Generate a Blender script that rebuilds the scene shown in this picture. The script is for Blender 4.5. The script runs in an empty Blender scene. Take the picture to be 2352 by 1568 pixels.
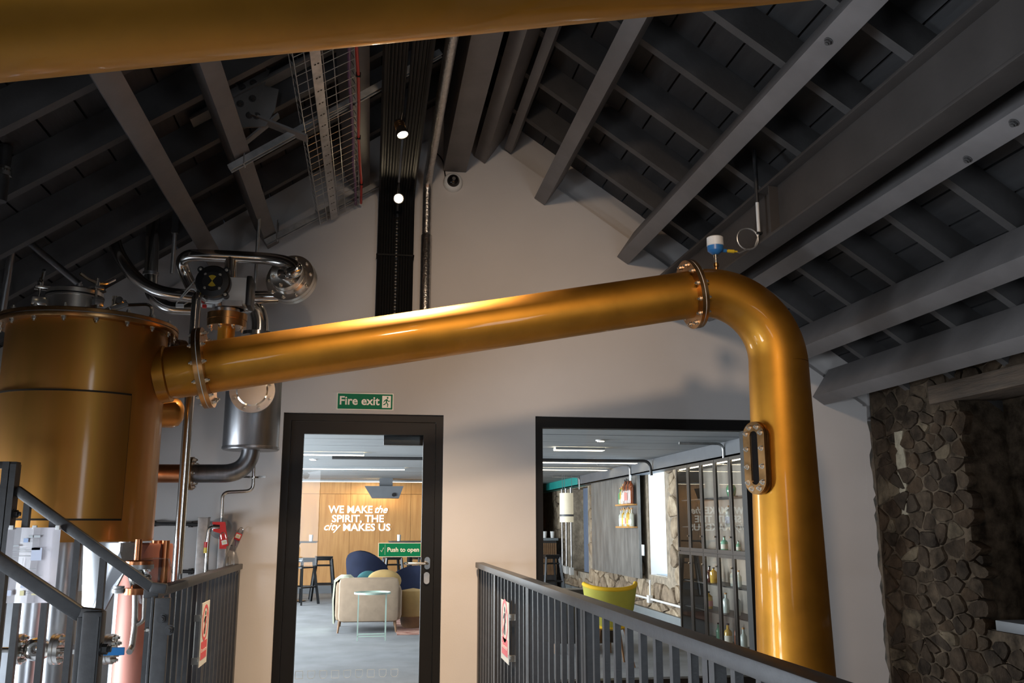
import bpy, bmesh, math, random
from mathutils import Vector, Matrix, Quaternion, noise

random.seed(11)
SC = bpy.context.scene
COL = SC.collection
V = Vector

# ---------------------------------------------------------------- camera
cam_data = bpy.data.cameras.new('camera')
cam_data.sensor_width = 36.0
cam_data.lens = 32.143
cam_data.clip_start = 0.05
cam_data.clip_end = 200
cam = bpy.data.objects.new('camera', cam_data)
COL.objects.link(cam)
cam.location = (0, 0, 1.3)
cam.rotation_euler = (math.radians(90 + 11.3624), 0, math.radians(-8.6538))
SC.camera = cam

# ---------------------------------------------------------------- world
world = bpy.data.worlds.new('world')
SC.world = world
world.use_nodes = True
wn = world.node_tree.nodes
wn['Background'].inputs[0].default_value = (0.72, 0.84, 1.0, 1)
wn['Background'].inputs[1].default_value = 1.0

# ---------------------------------------------------------------- view
SC.view_settings.view_transform = 'Standard'
SC.view_settings.look = 'None'
SC.view_settings.gamma = 1.0
SC.view_settings.use_curve_mapping = False
SC.view_settings.exposure = 0.0
SC.cycles.use_denoising = True
SC.cycles.max_bounces = 8
SC.cycles.diffuse_bounces = 4
SC.cycles.glossy_bounces = 5
SC.cycles.transparent_max_bounces = 16
SC.cycles.transmission_bounces = 8
SC.cycles.sample_clamp_indirect = 6.0
SC.cycles.caustics_reflective = False
SC.cycles.caustics_refractive = False


def lamp(kind, name, loc, target, energy, color, **kw):
    d = bpy.data.lights.new(name, kind)
    d.energy = energy
    d.color = color
    for k, v in kw.items():
        setattr(d, k, v)
    o = bpy.data.objects.new(name, d)
    COL.objects.link(o)
    o.location = loc
    o.rotation_euler = (V(target) - V(loc)).to_track_quat('-Z', 'Y').to_euler()
    return o


COOL = (0.80, 0.90, 1.0)
WARM = (1.0, 0.72, 0.44)
# daylight entering through the window openings of the still room
lamp('AREA', 'window_daylight', (-3.28, 5.15, 0.35), (-1.2, 5.15, -0.35), 230, COOL, shape='RECTANGLE', size=1.2, size_y=1.7, spread=math.radians(130))
lamp('AREA', 'window_daylight', (-3.28, 2.6, 0.35), (-1.2, 2.6, -0.35), 230, COOL, shape='RECTANGLE', size=1.0, size_y=1.7, spread=math.radians(130))
lamp('AREA', 'window_daylight', (-1.4, -3.58, 1.5), (-1.0, 5, 0.0), 24, COOL, shape='RECTANGLE', size=0.9, size_y=1.9, spread=math.radians(140))
lamp('AREA', 'window_daylight', (2.4, -3.58, 1.5), (1.6, 5, 0.0), 38, COOL, shape='RECTANGLE', size=0.9, size_y=1.9, spread=math.radians(140))
# daylight entering the lounge
lamp('AREA', 'window_daylight', (-3.9, 10.0, 1.25), (0, 10.0, 0.3), 580, (0.86, 0.93, 1.0), shape='RECTANGLE', size=3.0, size_y=1.7)
lamp('AREA', 'window_daylight', (-3.9, 14.5, 1.25), (0, 14.5, 0.3), 580, (0.86, 0.93, 1.0), shape='RECTANGLE', size=3.0, size_y=1.7)
lamp('AREA', 'window_daylight', (4.62, 12.55, 1.45), (2.0, 12.3, 1.0), 62, (0.62, 0.80, 1.0), shape='RECTANGLE', size=0.7, size_y=1.4)


# ---------------------------------------------------------------- materials
def new_mat(name):
    m = bpy.data.materials.new(name)
    m.use_nodes = True
    return m, m.node_tree.nodes, m.node_tree.links, m.node_tree.nodes['Principled BSDF']


def mat(name, col, rough=0.5, metal=0.0, var=0.0, scale=6.0, stretch=(1, 1, 1), bump=0.0, bscale=60.0,
        coat=0.0, coat_rough=0.05, col2=None, emis=None, estr=0.0, aniso=0.0, rvar=0.0, spec=0.5):
    m, n, l, b = new_mat(name)
    c = (*col, 1)
    b.inputs['Base Color'].default_value = c
    b.inputs['Roughness'].default_value = rough
    b.inputs['Metallic'].default_value = metal
    b.inputs['Specular IOR Level'].default_value = spec
    if coat:
        b.inputs['Coat Weight'].default_value = coat
        b.inputs['Coat Roughness'].default_value = coat_rough
    if aniso:
        b.inputs['Anisotropic'].default_value = aniso
    if emis:
        b.inputs['Emission Color'].default_value = (*emis, 1)
        b.inputs['Emission Strength'].default_value = estr
    if var or col2 or bump or rvar:
        tc = n.new('ShaderNodeTexCoord')
        mp = n.new('ShaderNodeMapping')
        mp.inputs['Scale'].default_value = stretch
        l.new(tc.outputs['Object'], mp.inputs[0])
    if var or col2 or rvar:
        nz = n.new('ShaderNodeTexNoise')
        nz.inputs['Scale'].default_value = scale
        nz.inputs['Detail'].default_value = 5
        nz.inputs['Roughness'].default_value = 0.6
        l.new(mp.outputs[0], nz.inputs['Vector'])
        rp = n.new('ShaderNodeValToRGB')
        e = rp.color_ramp.elements
        e[0].position, e[1].position = 0.32, 0.68
        c1 = col2 or tuple(min(1, x * (1 + var)) for x in col)
        c0 = col if col2 else tuple(x * (1 - var) for x in col)
        e[0].color, e[1].color = (*c0, 1), (*c1, 1)
        l.new(nz.outputs[0], rp.inputs[0])
        l.new(rp.outputs[0], b.inputs['Base Color'])
        if rvar:
            mr = n.new('ShaderNodeMapRange')
            mr.inputs[3].default_value = rough - rvar
            mr.inputs[4].default_value = rough + rvar
            l.new(nz.outputs[0], mr.inputs[0])
            l.new(mr.outputs[0], b.inputs['Roughness'])
    if bump:
        n2 = n.new('ShaderNodeTexNoise')
        n2.inputs['Scale'].default_value = bscale
        n2.inputs['Detail'].default_value = 4
        l.new(mp.outputs[0], n2.inputs['Vector'])
        bp = n.new('ShaderNodeBump')
        bp.inputs['Strength'].default_value = bump
        bp.inputs['Distance'].default_value = 0.02
        l.new(n2.outputs[0], bp.inputs['Height'])
        l.new(bp.outputs[0], b.inputs['Normal'])
    return m


def glass_mat(name, tint=(1, 1, 1), rough=0.0, refl=1.45):
    m, n, l, b = new_mat(name)
    n.remove(b)
    out = n['Material Output']
    fr = n.new('ShaderNodeFresnel')
    fr.inputs[0].default_value = refl
    tr = n.new('ShaderNodeBsdfTransparent')
    tr.inputs[0].default_value = (*tint, 1)
    gl = n.new('ShaderNodeBsdfGlossy')
    gl.inputs['Roughness'].default_value = rough
    mx = n.new('ShaderNodeMixShader')
    ge = n.new('ShaderNodeNewGeometry')
    mm = n.new('ShaderNodeMath')
    mm.operation = 'SUBTRACT'
    mm.inputs[0].default_value = 1.0
    l.new(ge.outputs['Backfacing'], mm.inputs[1])
    mu = n.new('ShaderNodeMath')
    mu.operation = 'MULTIPLY'
    l.new(fr.outputs[0], mu.inputs[0])
    l.new(mm.outputs[0], mu.inputs[1])
    l.new(mu.outputs[0], mx.inputs[0])
    l.new(tr.outputs[0], mx.inputs[1])
    l.new(gl.outputs[0], mx.inputs[2])
    l.new(mx.outputs[0], out.inputs[0])
    return m


M = {}
M['brass'] = mat('lacquered_bronze', (0.43, 0.197, 0.024), 0.50, 0.94, scale=3.0, stretch=(1, 1, 1), var=0.16, coat=0.25, coat_rough=0.06, rvar=0.05, bump=0.015, bscale=5)
M['brass_still'] = mat('patinated_bronze', (0.40, 0.198, 0.036), 0.47, 0.92, scale=2.2, stretch=(4, 4, 0.5), col2=(0.47, 0.20, 0.045), coat=0.3, coat_rough=0.12, rvar=0.08, bump=0.02, bscale=4)
M['brass_rim'] = mat('bronze_flange', (0.40, 0.22, 0.09), 0.30, 1.0, var=0.3, scale=9, rvar=0.08)
M['seam'] = mat('dark_seam', (0.03, 0.018, 0.008), 0.6, 0.4, var=0.2)
M['steel'] = mat('polished_stainless', (0.62, 0.60, 0.57), 0.17, 1.0, var=0.06, scale=5, rvar=0.04)
M['steel_b'] = mat('brushed_stainless', (0.42, 0.42, 0.43), 0.36, 1.0, var=0.12, scale=5, stretch=(6, 6, 1), rvar=0.06)
M['steel_f'] = mat('satin_stainless', (0.66, 0.63, 0.59), 0.32, 1.0, var=0.08, scale=5)
M['steel_d'] = mat('dull_stainless', (0.24, 0.24, 0.25), 0.36, 1.0, var=0.18, scale=4, stretch=(6, 6, 0.6), rvar=0.06)
M['zinc'] = mat('galvanised_steel', (0.48, 0.48, 0.48), 0.42, 0.9, var=0.2, scale=14)
M['bolt'] = mat('bright_bolt', (0.62, 0.60, 0.55), 0.28, 1.0, var=0.1)
M['copper'] = mat('red_copper', (0.30, 0.105, 0.070), 0.55, 0.25, var=0.15, scale=2.5, stretch=(3, 3, 0.6), rvar=0.08)
M['copper_p'] = mat('copper_pipe', (0.50, 0.20, 0.09), 0.30, 1.0, var=0.2)
M['beam'] = mat('grey_painted_beam', (0.145, 0.132, 0.13), 0.55, 0, var=0.14, scale=4, bump=0.05, bscale=30)
M['girder'] = mat('dark_girder_paint', (0.050, 0.043, 0.040), 0.5, 0, var=0.14, scale=4, bump=0.05, bscale=30)
M['truss'] = mat('pale_grey_truss_paint', (0.21, 0.19, 0.18), 0.55, 0, var=0.14, scale=4, bump=0.05, bscale=30)
M['rafter'] = mat('grey_painted_rafter', (0.062, 0.057, 0.056), 0.65, 0, var=0.2, scale=4, bump=0.08, bscale=25)
M['board'] = mat('dark_roof_board', (0.027, 0.026, 0.027), 0.7, 0, var=0.28, scale=3, stretch=(3, 0.4, 3), bump=0.1, bscale=18)
M['wall'] = mat('warm_white_paint', (0.62, 0.575, 0.55), 0.75, 0, var=0.03, scale=1.3, bump=0.03, bscale=90)
M['reveal'] = mat('grey_paint', (0.33, 0.33, 0.34), 0.7, 0, var=0.05)
M['rail'] = mat('charcoal_railing', (0.038, 0.037, 0.038), 0.40, 0.25, var=0.16, scale=30, bump=0.03, bscale=120)
M['black'] = mat('black_frame', (0.006, 0.0052, 0.005), 0.5, 0, var=0.1, spec=0.25)
M['blackm'] = mat('black_plastic', (0.012, 0.012, 0.013), 0.35, 0, var=0.1)
M['cable'] = mat('black_cable', (0.004, 0.004, 0.004), 0.6, 0, var=0.2, spec=0.2)
M['red'] = mat('red_plastic', (0.62, 0.025, 0.02), 0.4, 0, var=0.1)
M['redcable'] = mat('red_cable', (0.52, 0.03, 0.02), 0.5, 0, var=0.08)
M['purple'] = mat('purple_cable', (0.16, 0.07, 0.15), 0.5, 0, var=0.1)
M['yellow'] = mat('yellow_plastic', (0.72, 0.50, 0.03), 0.4, 0, var=0.06)
M['blue'] = mat('blue_enamel', (0.03, 0.16, 0.42), 0.35, 0, var=0.08)
M['blueh'] = mat('blue_grip', (0.04, 0.30, 0.78), 0.4, 0, var=0.05)
M['white'] = mat('white_plastic', (0.74, 0.73, 0.71), 0.45, 0, var=0.03)
M['paper'] = mat('laminated_paper', (0.88, 0.84, 0.87), 0.25, 0, var=0.04, scale=3, bump=0.04, bscale=6)
M['ink_b'] = mat('blue_print', (0.42, 0.52, 0.74), 0.5, 0, var=0.05)
M['ink_g'] = mat('grey_print', (0.52, 0.54, 0.55), 0.5, 0, var=0.05)
M['ink_y'] = mat('yellow_print', (0.76, 0.66, 0.36), 0.5, 0, var=0.05)
M['ink_l'] = mat('pale_blue_print', (0.60, 0.63, 0.76), 0.5, 0, var=0.05)
M['signgreen'] = mat('safety_green', (0.0, 0.19, 0.085), 0.5, 0, var=0.03, spec=0.15)
M['signwhite'] = mat('sign_white', (0.78, 0.76, 0.68), 0.3, 0, var=0.02)
M['signred'] = mat('sign_red', (0.70, 0.075, 0.085), 0.4, 0, var=0.04)
M['foil'] = mat('foil_lagging', (0.50, 0.48, 0.46), 0.30, 1.0, var=0.15, scale=30, bump=0.25, bscale=60)
M['lead'] = mat('dark_spot_body', (0.05, 0.045, 0.04), 0.3, 0.8, var=0.1)
M['led'] = mat('lit_lamp', (1, 0.9, 0.7), 0.5, 0, emis=(1.0, 0.80, 0.52), estr=45)
M['lens'] = mat('dark_dome', (0.008, 0.007, 0.007), 0.15, 0, var=0.1)
M['glass'] = glass_mat('window_glass', (0.97, 0.985, 0.98))
M['plastic_bag'] = glass_mat('clear_plastic', (0.80, 0.82, 0.84), 0.18, 1.9)
M['plate_lit'] = mat('lit_steel_plate', (0.60, 0.61, 0.63), 0.45, 0.2, var=0.08, scale=5)  # lit copy of the grey plate, window light put into its colour
M['grate'] = mat('steel_deck', (0.24, 0.23, 0.22), 0.5, 0.0, var=0.2, scale=10)
M['concrete'] = mat('concrete', (0.26, 0.26, 0.27), 0.8, 0, var=0.15, scale=3, bump=0.1)
M['plate'] = mat('grey_steel_plate', (0.30, 0.31, 0.33), 0.48, 0.6, var=0.12, scale=5)
# stone
STONE = []
for i, (c, c2) in enumerate([((0.017, 0.0115, 0.0075), (0.062, 0.043, 0.029)), ((0.020, 0.014, 0.009), (0.085, 0.060, 0.040)),
                             ((0.015, 0.0105, 0.0075), (0.055, 0.040, 0.028)), ((0.021, 0.0135, 0.0085), (0.072, 0.047, 0.029)),
                             ((0.036, 0.027, 0.018), (0.15, 0.115, 0.076))]):
    STONE.append(mat('rubble_stone_%s' % 'abcde'[i], c, 0.9, 0, scale=7, col2=c2, bump=0.9, bscale=26, spec=0.12))
LSTONE = []
for i, (c, c2) in enumerate([((0.16, 0.11, 0.065), (0.42, 0.33, 0.23)), ((0.22, 0.16, 0.10), (0.52, 0.42, 0.30)), ((0.12, 0.085, 0.055), (0.34, 0.26, 0.18))]):
    LSTONE.append(mat('sandstone_%s' % 'abc'[i], c, 0.85, 0, scale=6, col2=c2, bump=0.8, bscale=22))
M['mortar'] = mat('dark_mortar', (0.020, 0.014, 0.009), 0.9, 0, scale=9, col2=(0.12, 0.088, 0.06), bump=0.8, bscale=20, spec=0.12)
M['lime'] = mat('lime_plaster', (0.25, 0.215, 0.155), 0.9, 0, var=0.3, scale=14, bump=0.6, bscale=20)
M['lmortar'] = mat('pale_mortar', (0.30, 0.25, 0.19), 0.9, 0, var=0.35, scale=9, bump=0.6, bscale=20)
M['timber'] = mat('old_timber', (0.07, 0.045, 0.028), 0.75, 0, var=0.4, scale=5, stretch=(3, 0.6, 6), bump=0.4, bscale=20)
# lounge
M['oak'] = mat('oak_panel', (0.40, 0.185, 0.055), 0.42, 0, scale=3.5, stretch=(7, 7, 0.5), col2=(0.52, 0.27, 0.09), bump=0.02)
M['oakshelf'] = mat('oak_shelf', (0.55, 0.28, 0.09), 0.45, 0, var=0.15, stretch=(6, 1, 6))
M['carpet'] = mat('grey_carpet', (0.20, 0.205, 0.215), 0.95, 0, var=0.16, scale=2.2, bump=0.4, bscale=260)
M['lceil'] = mat('grey_ceiling_board', (0.31, 0.325, 0.335), 0.7, 0, var=0.10, scale=3, stretch=(0.4, 4, 4), bump=0.1, bscale=12)
M['lsteel'] = mat('grey_painted_steel', (0.11, 0.115, 0.125), 0.5, 0, var=0.08)
M['strip'] = mat('lit_strip', (1, 0.9, 0.75), 0.5, 0, emis=(1.0, 0.84, 0.60), estr=9)
M['bartop'] = mat('dark_tabletop', (0.035, 0.033, 0.033), 0.35, 0, var=0.1)
M['stool'] = mat('black_stool_metal', (0.02, 0.021, 0.023), 0.3, 0.6, var=0.1)
M['navy'] = mat('navy_velvet', (0.008, 0.011, 0.026), 0.8, 0, var=0.25, scale=5, spec=0.1)
M['taupe'] = mat('taupe_fabric', (0.34, 0.25, 0.175), 0.9, 0, var=0.1, scale=10, bump=0.1, bscale=200)
M['mintf'] = mat('mint_throw', (0.56, 0.60, 0.47), 0.95, 0, var=0.1, bump=0.15, bscale=120)
M['mustard'] = mat('mustard_fabric', (0.42, 0.28, 0.11), 0.9, 0, var=0.12, bump=0.15, bscale=100)
M['teal'] = mat('teal_fabric', (0.02, 0.10, 0.11), 0.8, 0, var=0.15)
M['mint'] = mat('mint_metal', (0.42, 0.55, 0.48), 0.4, 0.2, var=0.05)
M['rug'] = mat('red_rug', (0.20, 0.065, 0.045), 0.95, 0, scale=7, col2=(0.45, 0.28, 0.22), bump=0.2)
M['chairo'] = mat('olive_fabric', (0.36, 0.34, 0.045), 0.85, 0, var=0.07, scale=8, bump=0.1, bscale=200)
M['chairy'] = mat('yellow_fabric', (0.72, 0.44, 0.012), 0.85, 0, var=0.05)
M['leather'] = mat('black_leather', (0.012, 0.011, 0.011), 0.35, 0, var=0.2)
M['cab'] = mat('bronze_cabinet_metal', (0.060, 0.053, 0.048), 0.42, 0.5, var=0.1)
M['cabback'] = mat('cabinet_back', (0.26, 0.22, 0.18), 0.7, 0, var=0.1)
M['cabglass'] = glass_mat('cabinet_glass', (0.96, 0.97, 0.97), 0.0, 1.28)
M['board_grey'] = mat('scuffed_grey_board', (0.105, 0.098, 0.090), 0.55, 0, scale=2.6, stretch=(1, 2.5, 0.7), col2=(0.21, 0.20, 0.185))
M['skirt'] = mat('grey_skirting', (0.19, 0.21, 0.22), 0.55, 0, var=0.05)
M['tealp'] = mat('teal_paint', (0.02, 0.30, 0.27), 0.5, 0, var=0.1)
M['reflected_cream'] = mat('cream_reflection', (0.72, 0.66, 0.52), 0.7, 0, var=0.06, emis=(1.0, 0.88, 0.65), estr=0.35)  # cream tone and faint glow stand for a reflection
M['curtain'] = mat('blue_grey_curtain', (0.10, 0.125, 0.18), 0.8, 0, var=0.2, stretch=(1, 8, 0.2))
M['slat'] = mat('brown_slat', (0.22, 0.12, 0.06), 0.5, 0, var=0.2)
M['skin_white'] = mat('white_lettering', (0.95, 0.93, 0.86), 0.6, 0, emis=(1.0, 0.95, 0.82), estr=0.9)
M['decal'] = mat('etched_decal', (0.55, 0.58, 0.60), 0.6, 0, var=0.05)
BOT = {}
for nm, c in {'green': (0.10, 0.30, 0.14), 'mint': (0.22, 0.52, 0.36), 'amber': (0.22, 0.05, 0.012), 'clear': (0.55, 0.60, 0.56), 'gold': (0.58, 0.36, 0.06), 'brown': (0.07, 0.018, 0.010), 'pale': (0.50, 0.50, 0.42)}.items():
    BOT[nm] = mat('bottle_glass_' + nm, c, 0.08, 0, var=0.08, coat=0.5)
M['labelw'] = mat('bottle_label', (0.74, 0.70, 0.60), 0.6, 0, var=0.06)
M['labelr'] = mat('pink_bottle_label', (0.60, 0.24, 0.20), 0.6, 0, var=0.06)
M['labely'] = mat('yellow_bottle_label', (0.75, 0.55, 0.10), 0.6, 0, var=0.06)


# ---------------------------------------------------------------- mesh helpers
def frame_for(d):
    d = V(d).normalized()
    a = V((0, 0, 1)) if abs(d.z) < 0.9 else V((1, 0, 0))
    u = d.cross(a).normalized()
    return u, d.cross(u).normalized()


class MB:
    """collects shapes given in room coordinates into one mesh"""

    def __init__(self):
        self.bm = bmesh.new()
        self.cur = None

    def quad(self, pts):
        vs = [self.bm.verts.new(p) for p in pts]
        return self.bm.faces.new(vs)

    def box(self, a, b, bevel=0.0):
        x0, x1 = sorted((a[0], b[0])); y0, y1 = sorted((a[1], b[1])); z0, z1 = sorted((a[2], b[2]))
        return self.obox(V(((x0 + x1) / 2, (y0 + y1) / 2, (z0 + z1) / 2)), (x1 - x0, y1 - y0, z1 - z0), None, bevel)

    def obox(self, c, size, rot=None, bevel=0.0):
        m = Matrix.Translation(V(c))
        if rot is not None:
            m = m @ rot.to_4x4()
        m = m @ Matrix.Diagonal((*size, 1))
        r = bmesh.ops.create_cube(self.bm, size=1.0, matrix=m)
        if bevel > 0:
            es = {e for v in r['verts'] for e in v.link_edges}
            bmesh.ops.bevel(self.bm, geom=list(es), offset=min(bevel, min(size) * 0.45), segments=2, affect='EDGES', profile=0.6)
        return self

    def bar(self, p0, p1, w, h, up=(0, 0, 1), bevel=0.0):
        p0, p1 = V(p0), V(p1)
        d = p1 - p0
        y = d.normalized()
        x = y.cross(V(up)).normalized()
        z = x.cross(y)
        rot = Matrix((x, y, z)).transposed()
        return self.obox((p0 + p1) / 2, (w, d.length, h), rot, bevel)

    def rings(self, rings, caps=True, closed=False):
        vr = [[self.bm.verts.new(p) for p in r] for r in rings]
        n = len(vr[0])
        rng = range(len(vr)) if closed else range(len(vr) - 1)
        for i in rng:
            a, b = vr[i], vr[(i + 1) % len(vr)]
            for j in range(n):
                k = (j + 1) % n
                try:
                    self.bm.faces.new((a[j], a[k], b[k], b[j]))
                except ValueError:
                    pass
        if caps and not closed:
            self.bm.faces.new(list(reversed(vr[0])))
            self.bm.faces.new(vr[-1])
        return self

    def cyl(self, p0, p1, r0, r1=None, seg=24, caps=True):
        r1 = r0 if r1 is None else r1
        p0, p1 = V(p0), V(p1)
        u, w = frame_for(p1 - p0)
        rs = []
        for p, r in ((p0, r0), (p1, r1)):
            rs.append([p + (u * math.cos(2 * math.pi * i / seg) + w * math.sin(2 * math.pi * i / seg)) * r for i in range(seg)])
        return self.rings(rs, caps)

    def lathe(self, c, axis, prof, seg=32, caps=True):
        """prof: (distance along axis, radius)"""
        c, a = V(c), V(axis).normalized()
        u, w = frame_for(a)
        rs = []
        for t, r in prof:
            r = max(r, 1e-4)
            rs.append([c + a * t + (u * math.cos(2 * math.pi * i / seg) + w * math.sin(2 * math.pi * i / seg)) * r for i in range(seg)])
        return self.rings(rs, caps)

    def tube(self, pts, r, seg=12, closed=False, caps=True):
        pts = [V(p) for p in pts]
        rad = r if isinstance(r, (list, tuple)) else [r] * len(pts)
        n = len(pts)
        rs = []
        u = None
        for i, p in enumerate(pts):
            if closed:
                t = (pts[(i + 1) % n] - pts[i - 1]).normalized()
            else:
                t = ((pts[min(i + 1, n - 1)] - p).normalized() + (p - pts[max(i - 1, 0)]).normalized()).normalized()
            if u is None:
                u, w = frame_for(t)
            else:
                u = (u - t * u.dot(t)).normalized()
                w = t.cross(u)
            w = t.cross(u)
            rs.append([p + (u * math.cos(2 * math.pi * k / seg) + w * math.sin(2 * math.pi * k / seg)) * rad[i] for k in range(seg)])
        return self.rings(rs, caps, closed)

    def prism(self, pts, vec):
        """extrude a planar polygon"""
        vec = V(vec)
        a = [self.bm.verts.new(V(p)) for p in pts]
        b = [self.bm.verts.new(V(p) + vec) for p in pts]
        n = len(a)
        self.bm.faces.new(a)
        self.bm.faces.new(list(reversed(b)))
        for i in range(n):
            j = (i + 1) % n
            self.bm.faces.new((a[j], a[i], b[i], b[j]))
        return self

    def sphere(self, c, r, seg=20, scale=(1, 1, 1)):
        m = Matrix.Translation(V(c)) @ Matrix.Diagonal((*scale, 1))
        bmesh.ops.create_uvsphere(self.bm, u_segments=seg, v_segments=max(8, seg // 2), radius=r, matrix=m)
        return self

    def mesh(self, name, shift=V((0, 0, 0)), smooth=40):
        bm = self.bm
        bmesh.ops.recalc_face_normals(bm, faces=bm.faces)
        if shift.length:
            bmesh.ops.translate(bm, verts=bm.verts, vec=-shift)
        if smooth:
            for f in bm.faces:
                f.smooth = True
            lim = math.radians(smooth)
            for e in bm.edges:
                if len(e.link_faces) == 2 and e.calc_face_angle(0) > lim:
                    e.smooth = False
        me = bpy.data.meshes.new(name)
        bm.to_mesh(me)
        bm.free()
        return me


def wloc(o):
    p = V((0, 0, 0))
    while o is not None:
        p = p + o.location
        o = o.parent
    return p


def tag(o, label=None, cat=None, group=None, kind=None):
    if label: o['label'] = label
    if cat: o['category'] = cat
    if group: o['group'] = group
    if kind: o['kind'] = kind
    return o


def part(name, mb, m, parent=None, label=None, smooth=40, kind=None):
    shift = wloc(parent) if parent is not None else V((0, 0, 0))
    me = mb.mesh(name, shift, smooth)
    me.materials.append(m)
    o = bpy.data.objects.new(name, me)
    COL.objects.link(o)
    if parent is not None:
        o.parent = parent
    return tag(o, label, kind=kind)


def thing(name, loc, label, cat, group=None):
    o = bpy.data.objects.new(name, None)
    o.empty_display_size = 0.05
    COL.objects.link(o)
    o.location = loc
    return tag(o, label, cat, group)


def solo(name, mb, m, label, cat, group=None, smooth=40):
    return tag(part(name, mb, m, None, smooth=smooth), label, cat, group)


def struct(name, mb, m, parent=None, smooth=40):
    return tag(part(name, mb, m, parent, smooth=smooth), kind='structure')


def inst(name, me, parent, pos, rot=None, scale=None):
    """one more object sharing a mesh, placed at a room position"""
    o = bpy.data.objects.new(name, me)
    COL.objects.link(o)
    if parent is not None:
        o.parent = parent
        o.location = V(pos) - wloc(parent)
    else:
        o.location = pos
    if rot is not None:
        o.rotation_euler = rot.to_euler() if not hasattr(rot, 'order') else rot
    if scale is not None:
        o.scale = scale
    return o


def copy_tree(o, parent=None):
    c = o.copy()
    COL.objects.link(c)
    c.parent = parent
    for ch in list(o.children):
        copy_tree(ch, c)
    return c


def arc(c, u, w, r, a0, a1, n):
    c, u, w = V(c), V(u), V(w)
    return [c + (u * math.cos(math.radians(a0 + (a1 - a0) * i / n)) + w * math.sin(math.radians(a0 + (a1 - a0) * i / n))) * r for i in range(n + 1)]


def bend(pts, r, n=7):
    """round the corners of a polyline"""
    pts = [V(p) for p in pts]
    out = [pts[0]]
    for i in range(1, len(pts) - 1):
        a, b, c = pts[i - 1], pts[i], pts[i + 1]
        d0, d1 = (a - b), (c - b)
        k = min(r, d0.length * 0.49, d1.length * 0.49)
        p0, p1 = b + d0.normalized() * k, b + d1.normalized() * k
        for j in range(n + 1):
            t = j / n
            out.append(p0 * (1 - t) ** 2 + b * 2 * t * (1 - t) + p1 * t * t)
    out.append(pts[-1])
    return out


def hexbolt_mesh(name, r, h, m):
    mb = MB()
    mb.cyl((0, 0, -h * 0.1), (0, 0, h * 0.12), r * 1.35, seg=12)
    mb.cyl((0, 0, h * 0.1), (0, 0, h * 0.8), r, seg=6)
    mb.cyl((0, 0, h * 0.8), (0, 0, h * 1.25), r * 0.55, seg=8)
    me = mb.mesh(name)
    me.materials.append(m)
    return me


BOLT = hexbolt_mesh('bolt', 0.011, 0.018, M['bolt'])
BOLT_S = hexbolt_mesh('bolt', 0.007, 0.010, M['bolt'])
BOLT_D = hexbolt_mesh('bolt', 0.016, 0.022, M['rail'])
BOLT_B = hexbolt_mesh('bolt', 0.016, 0.016, M['rafter'])


def bolt_ring(parent, c, axis, r, n, me=BOLT, phase=0.0, both=0.0, name='bolt'):
    a = V(axis).normalized()
    u, w = frame_for(a)
    q = a.to_track_quat('Z', 'Y')
    q2 = (-a).to_track_quat('Z', 'Y')
    for i in range(n):
        t = 2 * math.pi * (i + phase) / n
        p = V(c) + (u * math.cos(t) + w * math.sin(t)) * r
        inst(name, me, parent, p, q)
        if both:
            inst(name, me, parent, p - a * both, q2)


def text_mesh(body, size, bold=0.0, shear=0.0, extrude=0.001, align='CENTER', space=1.0):
    cu = bpy.data.curves.new('lettering', 'FONT')
    cu.body = body
    cu.size = size
    cu.offset = bold
    cu.shear = shear
    cu.extrude = extrude
    cu.align_x = align
    cu.align_y = 'CENTER'
    cu.space_character = space
    cu.resolution_u = 3
    o = bpy.data.objects.new('lettering', cu)
    COL.objects.link(o)
    dg = bpy.context.evaluated_depsgraph_get()
    dg.update()
    me = bpy.data.meshes.new_from_object(o.evaluated_get(dg))
    bpy.data.objects.remove(o)
    bpy.data.curves.remove(cu)
    me.name = 'lettering'
    return me


def text(body, size, parent, pos, rot, m, name='lettering', **kw):
    me = text_mesh(body, size, **kw)
    me.materials.clear()
    me.materials.append(m)
    return inst(name, me, parent, pos, rot)


FACE_NY = Matrix.Rotation(math.radians(90), 3, 'X')          # text read from -Y
FACE_NX = Matrix(((0, 0, -1), (-1, 0, 0), (0, 1, 0)))         # text read from -X side
FACE_PX = Matrix(((0, 0, 1), (1, 0, 0), (0, 1, 0)))           # text read from +X side

# ---------------------------------------------------------------- room shell
APX, APZ, SL = 0.656, 4.858, 0.6817
TH = math.atan(SL)
YB, YF = 7.0, -3.5          # back wall face, rear wall
XL, XR = -3.2, 4.06


def roof_z(x, off=0.0):
    return APZ - SL * abs(x - APX) - off / math.cos(TH)


def slope_pt(side, s, off, y):
    """point on a roof slope: s metres down from the ridge, off metres below the boards"""
    ct, st = math.cos(TH), math.sin(TH)
    return V((APX + side * (s * ct - off * st), y, APZ - s * st - off * ct))


def slope_rot(side):
    ct, st = math.cos(TH), math.sin(TH)
    return Matrix(((side * ct, 0, side * st), (0, 1, 0), (-st, 0, ct))) if side > 0 else Matrix(((-ct, 0, -st), (0, 1, 0), (-st, 0, ct)))


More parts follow.
